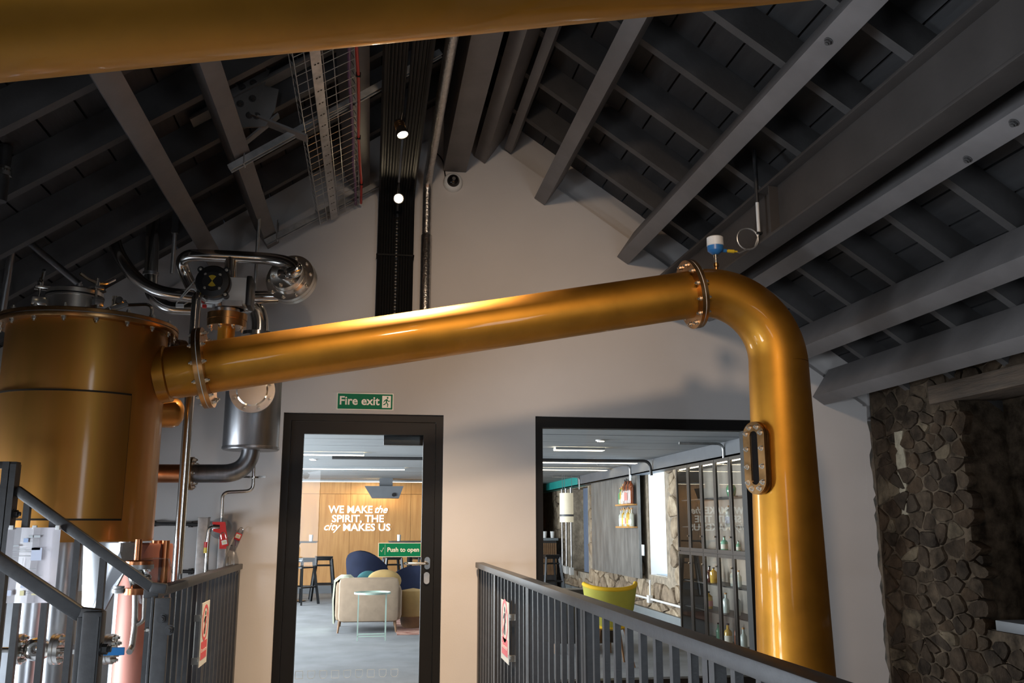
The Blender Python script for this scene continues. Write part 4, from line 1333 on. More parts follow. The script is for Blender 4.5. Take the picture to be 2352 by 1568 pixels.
# ---------------------------------------------------------------- railings
def railing(x0, x1, ya, yb, posts, label, face):
    t = thing('railing', ((x0 + x1) / 2, (ya + yb) / 2, 0), label, 'railing', 'charcoal walkway railings')
    xc = (x0 + x1) / 2
    m = MB(); m.box((x0, ya, 0.992), (x1, yb, 1.03), 0.004)
    part('handrail', m, M['rail'], t)
    m = MB(); m.box((xc - 0.02, ya, 0.08), (xc + 0.02, yb, 0.10))
    part('bottom_rail', m, M['rail'], t)
    mb = MB(); mb.obox((0, 0, 0.546), (0.020, 0.026, 0.892))
    bal = mb.mesh('baluster', smooth=0); bal.materials.append(M['rail'])
    mp = MB(); mp.obox((0, -0.022, 0.496), (0.030, 0.036, 0.992)); mp.obox((0, 0.022, 0.496), (0.030, 0.036, 0.992))
    pm = mp.mesh('post', smooth=0); pm.materials.append(M['rail'])
    ys = sorted(posts)
    for y in ys:
        inst('post', pm, t, (xc, y, 0))
    for a, b in zip(ys[:-1], ys[1:]):
        n = max(1, round((b - a) / 0.139))
        for i in range(1, n):
            inst('baluster', bal, t, (xc, a + (b - a) * i / n, 0))
    return t


rr = railing(0.785, 0.848, 0.5, 6.97, [0.60, 0.92, 2.18, 3.50, 4.76, 6.03, 6.93], 'charcoal railing on the right of the walkway, in front of the window', -1)
rl = railing(-0.958, -0.895, 4.27, 6.97, [4.31, 5.62, 6.93], 'charcoal railing on the left between the stair and the door', 1)
m = MB(); m.prism([(0.80, 3.32, 0.62), (0.80, 3.30, 0.55), (0.80, 3.26, 0.60)], (0.02, 0, 0))
part('loose_tag', m, M['signwhite'], rr, smooth=0)
# near-end plate of the left railing with its bolts
m = MB(); e0, e1, e2, e3 = V((-0.915, 4.240, 0.911)), V((-0.904, 4.240, 0.910)), V((-0.899, 4.240, 0.910)), V((-0.838, 4.240, 0.909))
m.box((e0.x, 4.235, 0.0), (e1.x, 4.262, 1.0), 0.003); m.box((e2.x, 4.232, 0.0), (e3.x, 4.262, 0.995), 0.003)
part('end_plate', m, M['rail'], rl)
for p in ((-0.864, 4.220, 0.910), (-0.831, 4.220, 0.863)):
    inst('bolt', BOLT_D, rl, (p[0], 4.232, p[2]), V((0, -1, 0)).to_track_quat('Z', 'Y'))
inst('bolt', BOLT, rl, (e0.x, 4.25, V((-0.905, 4.220, 0.863)).z), V((-1, 0, 0)).to_track_quat('Z', 'Y'))
# stair rails
def stair_rail(y, pa, pb, xs, label, zoff=0.93):
    pa, pb = V(pa), V(pb)      # lower end, upper end
    t = thing('stair_rail', (pa.x, y, 0), label, 'railing', 'stair hand rails')
    m = MB(); m.tube([pa + V((0.05, 0, 0.0)), pa, pb], 0.021, 8) if False else m.bar(pa, pb, 0.042, 0.034, (0, 1, 0.0), 0.008)
    m.bar(pa + V((-0.008, 0, 0.004)), pa + V((0.06, 0, -0.004)), 0.042, 0.034, (0, 1, 0), 0.008)
    part('handrail', m, M['rail'], t)
    for x in xs:
        f = (x - pa.x) / (pb.x - pa.x)
        z = pa.z + (pb.z - pa.z) * f - 0.018
        m = MB(); m.box((x - 0.0125, y - 0.014, z - zoff), (x + 0.0125, y + 0.014, z))
        part('baluster', m, M['rail'], t, smooth=0)
    return t


nr = stair_rail(3.05, (-0.857, 3.050, 1.032), (-1.422, 3.050, 1.401), [-0.985 - 0.109 * k for k in range(1, 6)], 'nearer sloping stair rail at bottom left')
fr = stair_rail(4.20, (-0.907, 4.200, 1.039), (-1.491, 4.200, 1.449), [-1.005 - 0.108 * k for k in range(1, 6)], 'farther sloping stair rail holding the laminated sheet')
m = MB(); q0, q1 = V((-0.849, 3.050, 1.048)), V((-0.791, 3.050, 1.047))
m.box((q0.x, 3.02, 0), (q1.x, 3.075, 1.045), 0.008)
part('newel_plate', m, M['rail'], nr)
m = MB(); m.box((q0.x - 0.016, 3.03, 0), (q0.x + 0.001, 3.07, 1.028), 0.003); m.box((q1.x - 0.012, 3.014, 0), (q1.x - 0.006, 3.021, 1.03))
part('newel_edge', m, M['rail'], nr)
inst('bolt', BOLT_D, nr, (q1.x, 3.045, V((-0.788, 3.050, 0.933)).z), V((1, 0, 0)).to_track_quat('Z', 'Y'))
q0, q1 = V((-1.544, 4.200, 1.492)), V((-1.489, 4.200, 1.492))
m = MB(); m.box((q0.x, 4.17, 0.5), (q1.x - 0.028, 4.23, 1.565)); m.box((q1.x - 0.024, 4.17, 0.5), (q1.x, 4.23, 1.555))
part('top_post', m, M['rail'], fr)
inst('bolt', BOLT_D, fr, (q1.x, 4.2, V((-1.474, 4.200, 1.347)).z), V((1, 0, 0)).to_track_quat('Z', 'Y'))
m = MB(); m.box((-3.0, 4.175, 1.535), (q1.x, 4.225, 1.565), 0.003)
part('landing_rail', m, M['rail'], fr)
for k in range(1, 10):
    x = q0.x - 0.11 * k
    m = MB(); m.box((x - 0.0125, 4.188, 0.53), (x + 0.0125, 4.212, 1.537)); part('baluster', m, M['rail'], fr, smooth=0)
# stair treads
t = thing('stair', (-1.3, 3.6, 0), 'dark steel stair climbing left from the walkway', 'stair')
for i in range(3):
    m = MB(); m.box((-1.22 - 0.23 * i, 3.08, 0.145 + 0.177 * i), (-0.98 - 0.23 * i, 4.16, 0.177 + 0.177 * i)); part('tread', m, M['grate'], t)
for y in (3.05, 4.18):
    m = MB(); m.bar((-0.95, y, 0.04), (-1.70, y, 0.575), 0.02, 0.2, (0, 0, 1)); part('stringer', m, M['rail'], t)
m = MB(); m.box((-3.19, 3.05, 0.50), (-1.66, 4.2, 0.54)); part('landing', m, M['grate'], t)

# laminated sheet on the far stair rail
sh = [V(p) for p in ((-1.494, 4.165, 1.291), (-1.287, 4.165, 1.291), (-1.277, 4.165, 0.984), (-1.496, 4.165, 0.986))]
w_ = sh[1].x - sh[0].x; h_ = sh[0].z - sh[3].z
cx_, cz_ = (sh[0].x + sh[1].x + sh[2].x + sh[3].x) / 4, (sh[0].z + sh[3].z) / 2
t = thing('laminated_sheet', (cx_, 4.165, cz_), 'laminated white process sheet tied to the far stair rail', 'notice')
m = MB()
nx = 8
top_r, = [[V((cx_ - w_ / 2 + w_ * i / nx, 4.163 + 0.006 * math.sin(i * 1.1), cz_ + h_ / 2)) for i in range(nx + 1)]]
for i in range(nx):
    a, b = top_r[i], top_r[i + 1]
    m.quad([a, b, b - V((0, 0, h_)), a - V((0, 0, h_))])
bmesh.ops.solidify(m.bm, geom=list(m.bm.faces), thickness=0.0015)
part('sheet', m, M['paper'], t)
def printed(u0, v0, u1, v1, mm, nm='print'):
    m = MB(); m.box((cx_ - w_ / 2 + w_ * u0, 4.1535, cz_ + h_ / 2 - h_ * v0), (cx_ - w_ / 2 + w_ * u1, 4.154, cz_ + h_ / 2 - h_ * v1))
    part(nm, m, M[mm], t, smooth=0)
for u0, v0, u1, v1, mm in [(0.42, 0.105, 0.50, 0.135, 'ink_g'), (0.52, 0.105, 0.64, 0.135, 'ink_g'), (0.33, 0.145, 0.42, 0.20, 'ink_b'), (0.45, 0.15, 0.60, 0.153, 'ink_g'), (0.45, 0.17, 0.60, 0.173, 'ink_g'), (0.45, 0.19, 0.60, 0.193, 'ink_g'),
                           (0.50, 0.27, 0.70, 0.44, 'ink_l'), (0.50, 0.27, 0.66, 0.30, 'ink_b'), (0.15, 0.235, 0.25, 0.255, 'ink_g'), (0.14, 0.30, 0.46, 0.306, 'ink_g'), (0.16, 0.325, 0.48, 0.331, 'ink_g'), (0.14, 0.38, 0.46, 0.386, 'ink_g'), (0.36, 0.40, 0.365, 0.56, 'ink_g'), (0.20, 0.28, 0.40, 0.285, 'ink_g'),
                           (0.73, 0.30, 0.85, 0.304, 'ink_g'), (0.73, 0.28, 0.735, 0.33, 'ink_g'), (0.44, 0.55, 0.62, 0.555, 'ink_g'), (0.62, 0.64, 0.74, 0.645, 'ink_g'), (0.62, 0.70, 0.74, 0.705, 'ink_g'), (0.62, 0.64, 0.625, 0.70, 'ink_g'),
                           (0.70, 0.735, 0.80, 0.79, 'ink_l'), (0.36, 0.76, 0.52, 0.80, 'ink_l'), (0.12, 0.83, 0.20, 0.90, 'ink_l'), (0.36, 0.835, 0.44, 0.90, 'ink_y'), (0.46, 0.845, 0.54, 0.85, 'ink_g'), (0.46, 0.87, 0.54, 0.875, 'ink_g'), (0.56, 0.85, 0.66, 0.855, 'ink_g'), (0.58, 0.875, 0.68, 0.895, 'ink_y')]:
    printed(u0, v0, u1, v1, mm)
for u in (0.06, 0.5, 0.94):
    m = MB(); m.obox((cx_ - w_ / 2 + w_ * u, 4.165, cz_ + h_ / 2), (0.018, 0.014, 0.018), None, 0.003)
    part('fixing_clip', m, M['white'], t)


# no-entry boards on the railings
def no_entry(x, y0, y1, z0, z1, side, label):
    """board in the YZ plane; side = +1 faces +X, -1 faces -X"""
    yc, zc = (y0 + y1) / 2, (z0 + z1) / 2
    w, h = y1 - y0, z1 - z0
    t = thing('warning_sign', (x, yc, zc), label, 'sign', 'no-entry signs on the railings')
    m = MB(); m.box((x - 0.002, y0, z0), (x + 0.002, y1, z1)); part('board', m, M['signwhite'], t, smooth=0)
    f = x + side * 0.0025
    dx = side * 0.0006
    m = MB(); m.box((f, y0 + w * 0.12, z0 + h * 0.10), (f + dx, y1 - w * 0.12, z0 + h * 0.38)); part('red_panel', m, M['signred'], t, smooth=0)
    rc = V((f, yc, z0 + h * 0.67)); R = w * 0.40
    m = MB()
    n = 40
    o = [rc + V((0, R * math.cos(2 * math.pi * i / n), R * math.sin(2 * math.pi * i / n))) for i in range(n)]
    inn = [rc + V((0, 0.82 * R * math.cos(2 * math.pi * i / n), 0.82 * R * math.sin(2 * math.pi * i / n))) for i in range(n)]
    sx = V((dx, 0, 0))
    m.rings([[p for p in inn], [p for p in o], [p + sx for p in o], [p + sx for p in inn]], caps=False, closed=True)
    part('red_ring', m, M['signred'], t, smooth=0)
    d = -side
    m = MB(); 
    a = math.radians(45)
    c, s = math.cos(a) * d, math.sin(a)
    u, v = V((0, c, -s)), V((0, s * d, c * d))
    m.prism([rc + sx * 1.3 + u * R * 0.85 + v * R * 0.055, rc + sx * 1.3 + u * R * 0.85 - v * R * 0.055, rc + sx * 1.3 - u * R * 0.85 - v * R * 0.055, rc + sx * 1.3 - u * R * 0.85 + v * R * 0.055], sx)
    part('red_bar', m, M['signred'], t, smooth=0)
    # black walking figure with raised hand
    m = MB()
    g = lambda yy, zz: rc + sx * 0.6 + V((0, d * yy * R, zz * R))
    hd = [g(0.02 + 0.13 * math.cos(2 * math.pi * i / 14), 0.52 + 0.13 * math.sin(2 * math.pi * i / 14)) for i in range(14)]
    m.prism(hd, sx * 0.6)
    for poly in ([(-0.2, 0.34), (0.22, 0.34), (0.16, -0.10), (-0.14, -0.10)], [(-0.14, -0.10), (0.02, -0.10), (-0.05, -0.64), (-0.17, -0.64)], [(0.02, -0.10), (0.16, -0.10), (0.22, -0.62), (0.10, -0.64)],
                 [(0.20, 0.34), (0.50, 0.10), (0.44, 0.03), (0.16, 0.20)], [(-0.20, 0.34), (-0.36, -0.06), (-0.28, -0.10), (-0.12, 0.2)]):
        m.prism([g(*q) for q in poly], sx * 0.6)
    part('pictogram', m, M['cable'], t, smooth=0)
    text('Do not enter', w * 0.125, t, (f + dx * 1.5, yc, z0 + h * 0.24), FACE_PX if side > 0 else FACE_NX, M['signwhite'], extrude=0.0003)
    for zz in (z0 + h * 0.14, z0 + h * 0.80):
        yk = y0 - 0.015
        m = MB(); m.box((x - 0.004, yk - 0.05, zz - 0.008), (x + 0.004, yk + 0.02, zz + 0.008)); m.box((x - side * 0.03, yk - 0.03, zz - 0.024), (x + 0.006 * side, yk - 0.018, zz + 0.01))
        part('clip', m, M['bolt'], t)
    return t


ex = -0.893
a, b = V((-0.885, 5.323, 0.550)), V((-0.885, 5.562, 0.891))
no_entry(-0.885, a.y, b.y, V((-0.885, 5.348, 0.553)).z, V((-0.885, 5.302, 0.886)).z, 1, 'no-entry sign on the left railing beside the stair')
a, b = V((0.777, 5.217, 0.547)), V((0.777, 5.514, 0.876))
no_entry(0.777, a.y, b.y, V((0.777, 5.217, 0.547)).z, V((0.777, 5.235, 0.876)).z, -1, 'no-entry sign on the right railing before the window')

# ---------------------------------------------------------------- glazed door
d1 = thing('door_1', ((DX0 + DX1) / 2, 7.08, 0), None, None)
d1['kind'] = 'structure'
def ring_frame(x0, x1, z0, z1, w, ya, yb, wb=None):
    m = MB()
    m.box((x0, ya, z0), (x0 + w, yb, z1)); m.box((x1 - w, ya, z0), (x1, yb, z1)); m.box((x0 + w, ya, z1 - w), (x1 - w, yb, z1))
    if wb is not None: m.box((x0 + w, ya, z0), (x1 - w, yb, z0 + wb))
    return m
part('door_frame', ring_frame(DX0, DX1, 0.0, DZ, 0.055, 7.03, 7.13), M['black'], d1)
leaf = ring_frame(DX0 + 0.058, DX1 - 0.058, 0.005, DZ - 0.060, 0.092, 7.045, 7.105, 0.10)
part('door_leaf', leaf, M['black'], d1)
m = MB(); m.box((DX0 + 0.14, 7.070, 0.10), (DX1 - 0.14, 7.080, DZ - 0.14))
part('door_pane', m, M['glass'], d1)
hx = V((0.430, 7.040, 1.023))
m = MB(); m.lathe(hx + V((0, 0.01, 0)), (0, -1, 0), [(0, 0.021), (0.012, 0.021), (0.014, 0.018)], 24)
m2 = MB(); m2.prism([hx + V((0.021 * math.cos(math.radians(a)), 0.005, 0.024 * (1 if math.sin(math.radians(a)) >= 0 else -1) + 0.021 * math.sin(math.radians(a)))) for a in range(0, 360, 15)], (0, -0.012, 0))
m.bm.free()
hd = part('handle', m2, M['steel'], d1, smooth=30)
m = MB(); m.tube(bend([hx + V((0, 0, 0)), hx + V((0, -0.055, 0)), hx + V((-0.15, -0.055, 0.0)), hx + V((-0.17, -0.035, 0.0))], 0.02), 0.0105, 12)
part('lever', m, M['steel'], hd)
kx2 = V((0.428, 7.040, 0.915))
m2 = MB(); m2.prism([kx2 + V((0.021 * math.cos(math.radians(a)), 0.005, 0.022 * (1 if math.sin(math.radians(a)) >= 0 else -1) + 0.021 * math.sin(math.radians(a)))) for a in range(0, 360, 15)], (0, -0.010, 0))
part('keyhole_cover', m2, M['zinc'], d1, smooth=30)
m = MB(); m.box(V((0.085, 7.160, 1.911)), V((0.432, 7.160, 2.038)) + V((0, 0.06, 0)), 0.004)
part('door_closer', m, M['blackm'], d1)
m = MB()
for i in range(9):
    xx = DX0 + 0.19 + i * 0.085
    w2 = 0.026
    pts = [(-w2, 0.026), (w2, 0.026), (w2 * (0.95 if i % 3 else 1), -0.012), (w2 * (0.5 if i % 3 else 1), -0.026), (-w2 * (0.5 if i % 3 else 1), -0.026), (-w2 * (0.95 if i % 3 else 1), -0.012)]
    for (a, b), (c, d) in zip(pts, pts[1:] + pts[:1]):
        m.tube([(xx + a, 7.0685, 0.245 + b), (xx + c, 7.0685, 0.245 + d)], 0.0013, 4)
part('glass_decal', m, M['decal'], d1, smooth=0)

# fixed window to the lounge
w1 = thing('window_1', ((WX0 + WX1) / 2, 7.08, WZ0), None, None)
w1['kind'] = 'structure'
m = MB(); m.box((WX0, 7.03, WZ0), (WX0 + 0.062, 7.13, WZ1)); m.box((WX1 - 0.062, 7.03, WZ0), (WX1, 7.13, WZ1)); m.box((WX0 + 0.062, 7.03, WZ1 - 0.085), (WX1 - 0.062, 7.13, WZ1)); m.box((WX0 + 0.062, 7.03, WZ0), (WX1 - 0.062, 7.13, WZ0 + 0.06))
part('window_frame', m, M['black'], w1)
m = MB(); m.box((WX0 + 0.05, 7.072, WZ0 + 0.05), (WX1 - 0.05, 7.082, WZ1 - 0.075))
part('window_pane', m, M['glass'], w1)

# fire exit sign
c0, c1 = V((-0.276, 6.995, 2.158)), V((0.148, 6.995, 2.290))
fx0, fx1, fz0, fz1 = c0.x, c1.x, c0.z, c1.z - 0.004
t = thing('fire_exit_sign', ((fx0 + fx1) / 2, 6.995, (fz0 + fz1) / 2), 'green and white fire exit sign above the glazed door', 'sign')
m = MB(); m.box((fx0, 6.992, fz0), (fx1, 6.999, fz1)); part('board', m, M['signwhite'], t, smooth=0)
g = 0.006
m = MB(); m.box((fx0 + g, 6.9908, fz0 + g), (fx1 - g, 6.992, fz1 - g)); part('green_field', m, M['signgreen'], t, smooth=0)
W_, H_ = fx1 - fx0, fz1 - fz0
text('Fire exit', H_ * 0.70, t, (fx0 + W_ * 0.395, 6.9905, (fz0 + fz1) / 2 + 0.002), FACE_NY, M['signwhite'], bold=0.0018, extrude=0.0003)
qx0, qx1, qz0, qz1 = fx0 + W_ * 0.80, fx0 + W_ * 0.955, fz0 + H_ * 0.14, fz1 - H_ * 0.14
m = MB(); m.box((qx0, 6.9900, qz0), (qx1, 6.9907, qz1)); part('pictogram_field', m, M['signwhite'], t, smooth=0)
m = MB()
pw, phh = qx1 - qx0, qz1 - qz0
G = lambda u, v: V((qx0 + pw * u, 6.9897, qz0 + phh * v))
m.prism([G(0.62 + 0.09 * math.cos(2 * math.pi * i / 12), 0.84 + 0.09 * math.sin(2 * math.pi * i / 12)) for i in range(12)], (0, -0.0004, 0))
for poly in ([(0.42, 0.72), (0.58, 0.74), (0.56, 0.42), (0.42, 0.40)], [(0.42, 0.42), (0.52, 0.42), (0.34, 0.26), (0.14, 0.22), (0.12, 0.30), (0.28, 0.34)], [(0.48, 0.42), (0.57, 0.44), (0.72, 0.30), (0.66, 0.06), (0.58, 0.08), (0.60, 0.27)],
             [(0.56, 0.74), (0.74, 0.58), (0.90, 0.62), (0.90, 0.55), (0.73, 0.50), (0.54, 0.62)], [(0.44, 0.72), (0.24, 0.62), (0.14, 0.46), (0.20, 0.43), (0.30, 0.55), (0.44, 0.62)]):
    m.prism([G(*q) for q in poly], (0, -0.0004, 0))
part('running_figure', m, M['signgreen'], t, smooth=0)

# push to open sign on the door glass
c0, c1 = V((0.065, 7.065, 1.068)), V((0.386, 7.065, 1.172))
t = thing('push_sign', ((c0.x + c1.x) / 2, 7.066, (c0.z + c1.z) / 2), 'small green push to open sign on the door glass', 'sign')
m = MB(); m.box((c0.x, 7.0655, c0.z), (c1.x, 7.0695, c1.z)); part('board', m, M['signwhite'], t, smooth=0)
m = MB(); m.box((c0.x + 0.005, 7.0645, c0.z + 0.005), (c1.x - 0.005, 7.0655, c1.z - 0.005)); part('green_field', m, M['signgreen'], t, smooth=0)
W_, H_ = c1.x - c0.x, c1.z - c0.z
text('Push to open', H_ * 0.43, t, (c0.x + W_ * 0.58, 7.0642, (c0.z + c1.z) / 2), FACE_NY, M['signwhite'], bold=0.0011, extrude=0.0003)
m = MB(); m.tube([(c0.x + W_ * 0.055, 7.064, c0.z + H_ * 0.48), (c0.x + W_ * 0.08, 7.064, c0.z + H_ * 0.36), (c0.x + W_ * 0.125, 7.064, c0.z + H_ * 0.66)], 0.0022, 6)
part('tick', m, M['signwhite'], t)
m = MB(); m.box((c0.x + W_ * 0.158, 7.0637, c0.z + H_ * 0.15), (c0.x + W_ * 0.162, 7.0645, c0.z + H_ * 0.88)); part('divider', m, M['signwhite'], t, smooth=0)

# ---------------------------------------------------------------- rubble masonry
def clip_cell(poly, p, q):
    """keep the part of poly nearer to p than to q"""
    mx, my = (p[0] + q[0]) / 2, (p[1] + q[1]) / 2
    nx, ny = q[0] - p[0], q[1] - p[1]
    out = []
    for i in range(len(poly)):
        a, b = poly[i], poly[(i + 1) % len(poly)]
        da = (a[0] - mx) * nx + (a[1] - my) * ny
        db = (b[0] - mx) * nx + (b[1] - my) * ny
        if da <= 0: out.append(a)
        if da * db < 0:
            f = da / (da - db)
            out.append((a[0] + (b[0] - a[0]) * f, a[1] + (b[1] - a[1]) * f))
    return out


def lay_stones(parent, x, ya, yb, za, zb, mats, rnd, cy, cz, depth, skip=None, gap=0.012):
    """irregular rubble: one mesh per stone, faces towards -X"""
    pts = []
    k = 0
    z = za
    while z < zb:
        y = ya + (cy / 2 if k % 2 else 0)
        while y < yb:
            pts.append((y + rnd.uniform(-0.42, 0.42) * cy, (z + rnd.uniform(-0.42, 0.42) * cz) * 1.5))
            if rnd.random() < 0.22:
                pts.append((y + rnd.uniform(-0.5, 0.5) * cy, (z + rnd.uniform(-0.5, 0.5) * cz) * 1.5))
            y += cy
        z += cz
        k += 1
    for p in pts:
        cell = [(p[0] - 0.6, p[1] - 0.9), (p[0] + 0.6, p[1] - 0.9), (p[0] + 0.6, p[1] + 0.9), (p[0] - 0.6, p[1] + 0.9)]
        for q in pts:
            if q is not p and abs(q[0] - p[0]) < 1.0 and abs(q[1] - p[1]) < 1.2:
                cell = clip_cell(cell, p, q)
                if len(cell) < 3: break
        if len(cell) < 3: continue
        cell = [(min(max(a, ya), yb), min(max(b / 1.5, za), zb)) for a, b in cell]
        y0, y1 = min(c[0] for c in cell), max(c[0] for c in cell)
        z0, z1 = min(c[1] for c in cell), max(c[1] for c in cell)
        if y1 - y0 < 0.03 or z1 - z0 < 0.03: continue
        if skip and skip(y0, y1, z0, z1): continue
        cy_, cz_ = sum(c[0] for c in cell) / len(cell), sum(c[1] for c in cell) / len(cell)
        # round the corners and roughen the outline
        out = []
        for i in range(len(cell)):
            a, b = cell[i], cell[(i + 1) % len(cell)]
            for f in (0.22, 0.78):
                out.append((a[0] + (b[0] - a[0]) * f + rnd.uniform(-1, 1) * 0.006, a[1] + (b[1] - a[1]) * f + rnd.uniform(-1, 1) * 0.006))
        R = max(0.03, ((y1 - y0) + (z1 - z0)) / 4)
        g = 1 - gap / R
        d = depth * rnd.uniform(0.55, 1.35)
        ty, tz = rnd.uniform(-0.07, 0.07), rnd.uniform(-0.07, 0.07)
        def lift(u, v, e): return V((x - e - (u - cy_) * ty - (v - cz_) * tz, u, v))
        r0 = [V((x + 0.04, cy_ + (u - cy_) * g, cz_ + (v - cz_) * g)) for u, v in out]
        r1 = [lift(cy_ + (u - cy_) * g, cz_ + (v - cz_) * g, d * 0.45) for u, v in out]
        r2 = [lift(cy_ + (u - cy_) * g * 0.92, cz_ + (v - cz_) * g * 0.92, d * rnd.uniform(0.85, 1.1)) for u, v in out]
        r3 = [lift(cy_ + (u - cy_) * g * 0.45, cz_ + (v - cz_) * g * 0.45, d * rnd.uniform(0.9, 1.25)) for u, v in out]
        m = MB(); m.rings([r0, r1, r2, r3])
        part('stone', m, rnd.choice(mats), parent, smooth=35)


rnd = random.Random(3)
SM = STONE[:4] * 3 + STONE[4:]
niche = lambda y0, y1, z0, z1: y1 > 4.30 and y0 < 5.68 and z1 > 0.62 and z0 < 2.17
lay_stones(wall_right, 4.09, 3.4, 6.99, -0.7, 2.56, SM, rnd, 0.20, 0.12, 0.026, niche, 0.006)
# rubble at the back and cheek of the recess
m = MB(); m.box((4.10, 4.30, 0.60), (4.44, 5.86, 0.625)); part('recess_floor', m, M['mortar'], wall_right)
t = thing('recess_sill', (4.05, 5.1, 0.62), 'grey painted sill board in the dark recess of the rubble wall', 'sill')
s0 = V((4.020, 5.558, 0.703))
m = MB(); m.box((3.99, 4.2, s0.z - 0.065), (4.40, s0.y + 0.02, s0.z), 0.005); part('board', m, M['lsteel'], t)
t = thing('timber_lintel', (4.08, 5.2, 2.17), 'old dark timber lintel above the wall recess', 'lintel')
l0 = V((4.020, 6.203, 2.108))
m = MB(); m.box((4.02, 4.1, 2.165), (4.36, l0.y - 0.08, 2.30), 0.012); part('beam', m, M['timber'], t)
# limewash smears on the stones
for (y0, y1, z0, z1) in [(6.585, 6.66, 1.62, 2.02), (6.60, 6.65, 1.38, 1.62)]:
    m = MB()
    pts = []
    for i in range(9):
        f = i / 8
        pts.append(V((4.066, y0 - 0.035 * rnd.random(), z0 + (z1 - z0) * f)))
    for i in range(9):
        f = 1 - i / 8
        pts.append(V((4.066, y1 + 0.03 * rnd.random(), z0 + (z1 - z0) * f)))
    m.prism(pts, (0.05, 0, 0))
    part('lime_smear', m, M['lime'], wall_right, smooth=0)

# ---------------------------------------------------------------- lounge shell
LC, LXL, LXR, LY0, LY1 = 2.17, -4.0, 3.92, YB + T, 18.8
m = MB(); m.box((LXL, LY0, -0.1), (LXR + 0.8, 21.6, 0.0)); struct('lounge_floor', m, M['carpet'])
lceil = bpy.data.objects.new('lounge_ceiling', None); COL.objects.link(lceil); lceil['kind'] = 'structure'
pl = MB(); pl.obox((0, 0, 0), (8.8, 0.392, 0.03)); plm = pl.mesh('plank', smooth=0); plm.materials.append(M['lceil'])
y = LY0 + 0.2
while y < 21.6:
    inst('plank', plm, lceil, (0.2, y, LC + 0.015 + random.uniform(0, 0.006)), Quaternion()); y += 0.40
m = MB(); m.box((-4.2, LY0, LC + 0.04), (4.8, 21.7, LC + 0.08)); struct('ceiling_deck', m, M['lsteel'], lceil)
oak = bpy.data.objects.new('wall_lounge', None); COL.objects.link(oak); oak['kind'] = 'structure'; oak.location = (0, LY1, 0)
m = MB(); m.box((LXL, LY1 + 0.03, 0), (3.25, LY1 + 0.2, LC + 0.05)); part('backing', m, M['oak'], oak)
p_ = MB(); p_.obox((0, 0, 0), (0.595, 0.028, 1.755), None); me_lo = p_.mesh('panel', smooth=0); me_lo.materials.append(M['oak'])
p_ = MB(); p_.obox((0, 0, 0), (0.595, 0.028, 0.25), None); me_hi = p_.mesh('panel', smooth=0); me_hi.materials.append(M['oak'])
x = LXL + 0.3
while x < 3.2:
    inst('panel', me_lo, oak, (x, LY1 + 0.012, 0.155 + 0.8775), Quaternion())
    inst('panel', me_hi, oak, (x, LY1 + 0.012, 1.918 + 0.125), Quaternion())
    x += 0.60
m = MB(); m.box((LXL, LY1 - 0.012, 0), (3.25, LY1 + 0.02, 0.15)); struct('baseboard_lounge', m, M['lsteel'])
m = MB(); m.box((3.25, LY1 + 0.2, 0), (3.3, 21.5, LC + 0.05)); m.box((3.25, 21.5, 0), (4.8, 21.6, LC + 0.05)); struct('wall_bar', m, M['lsteel'])
m = MB()
wall_x(m, LXL - 0.2, LXL, LY0, 21.6, 0, LC + 0.05, [(8.5, 11.5, 0.4, 2.1), (13.0, 16.0, 0.4, 2.1)])
struct('wall_lounge_left', m, M['lsteel'])
m = MB()
wall_x(m, LXR, LXR + 0.7, LY0, 21.6, 0, LC + 0.05, [(12.05, 12.85, 0.62, 2.06), (16.55, 18.2, 0.45, 2.0)])
m.box((LXR + 0.5, 16.5, 0.4), (LXR + 0.55, 18.3, 2.1))
lr_wall = struct('wall_lounge_right', m, M['lmortar'])
LS = LSTONE
rnd = random.Random(8)
sk = lambda y0, y1, z0, z1: (y1 > 12.02 and y0 < 12.88 and z1 > 0.60 and z0 < 2.08) or (y1 > 16.5 and y0 < 18.25 and z1 > 0.42 and z0 < 2.0) or (y1 > 12.95 and y0 < 15.7 and z0 > 0.60)
lay_stones(lr_wall, LXR, 10.2, 19.8, 0.16, 2.12, LS, rnd, 0.34, 0.23, 0.032, sk, 0.009)
m = MB(); m.box((LXR - 0.09, 8.0, 0), (LXR - 0.05, 19.8, 0.17), 0.004); struct('baseboard_lounge_right', m, M['skirt'])
t = thing('ceiling_beam', (3.74, 13, 2.02), 'grey steel beam along the top of the lounge stone wall', 'beam')
m = MB(); m.box((3.70, LY0, 2.01), (3.715, 16.4, LC)); m.box((3.70, LY0, 2.01), (3.90, 16.4, 2.025)); part('channel', m, M['lsteel'], t)
m = MB(); m.box((3.70, 16.4, 2.01), (3.715, 21.4, LC)); m.box((3.70, 16.4, 2.01), (3.90, 21.4, 2.025)); part('teal_channel', m, M['tealp'], t, 'teal painted length')
m = MB(); m.box((LXR + 0.10, 12.05, 0.60), (LXR + 0.68, 12.85, 0.625)); struct('window_sill', m, M['skirt'], lr_wall)

m = MB(); m.box((LXR + 0.02, 12.835, 0.62), (LXR + 0.66, 12.852, 2.06)); part('reveal', m, M['wall'], lr_wall)
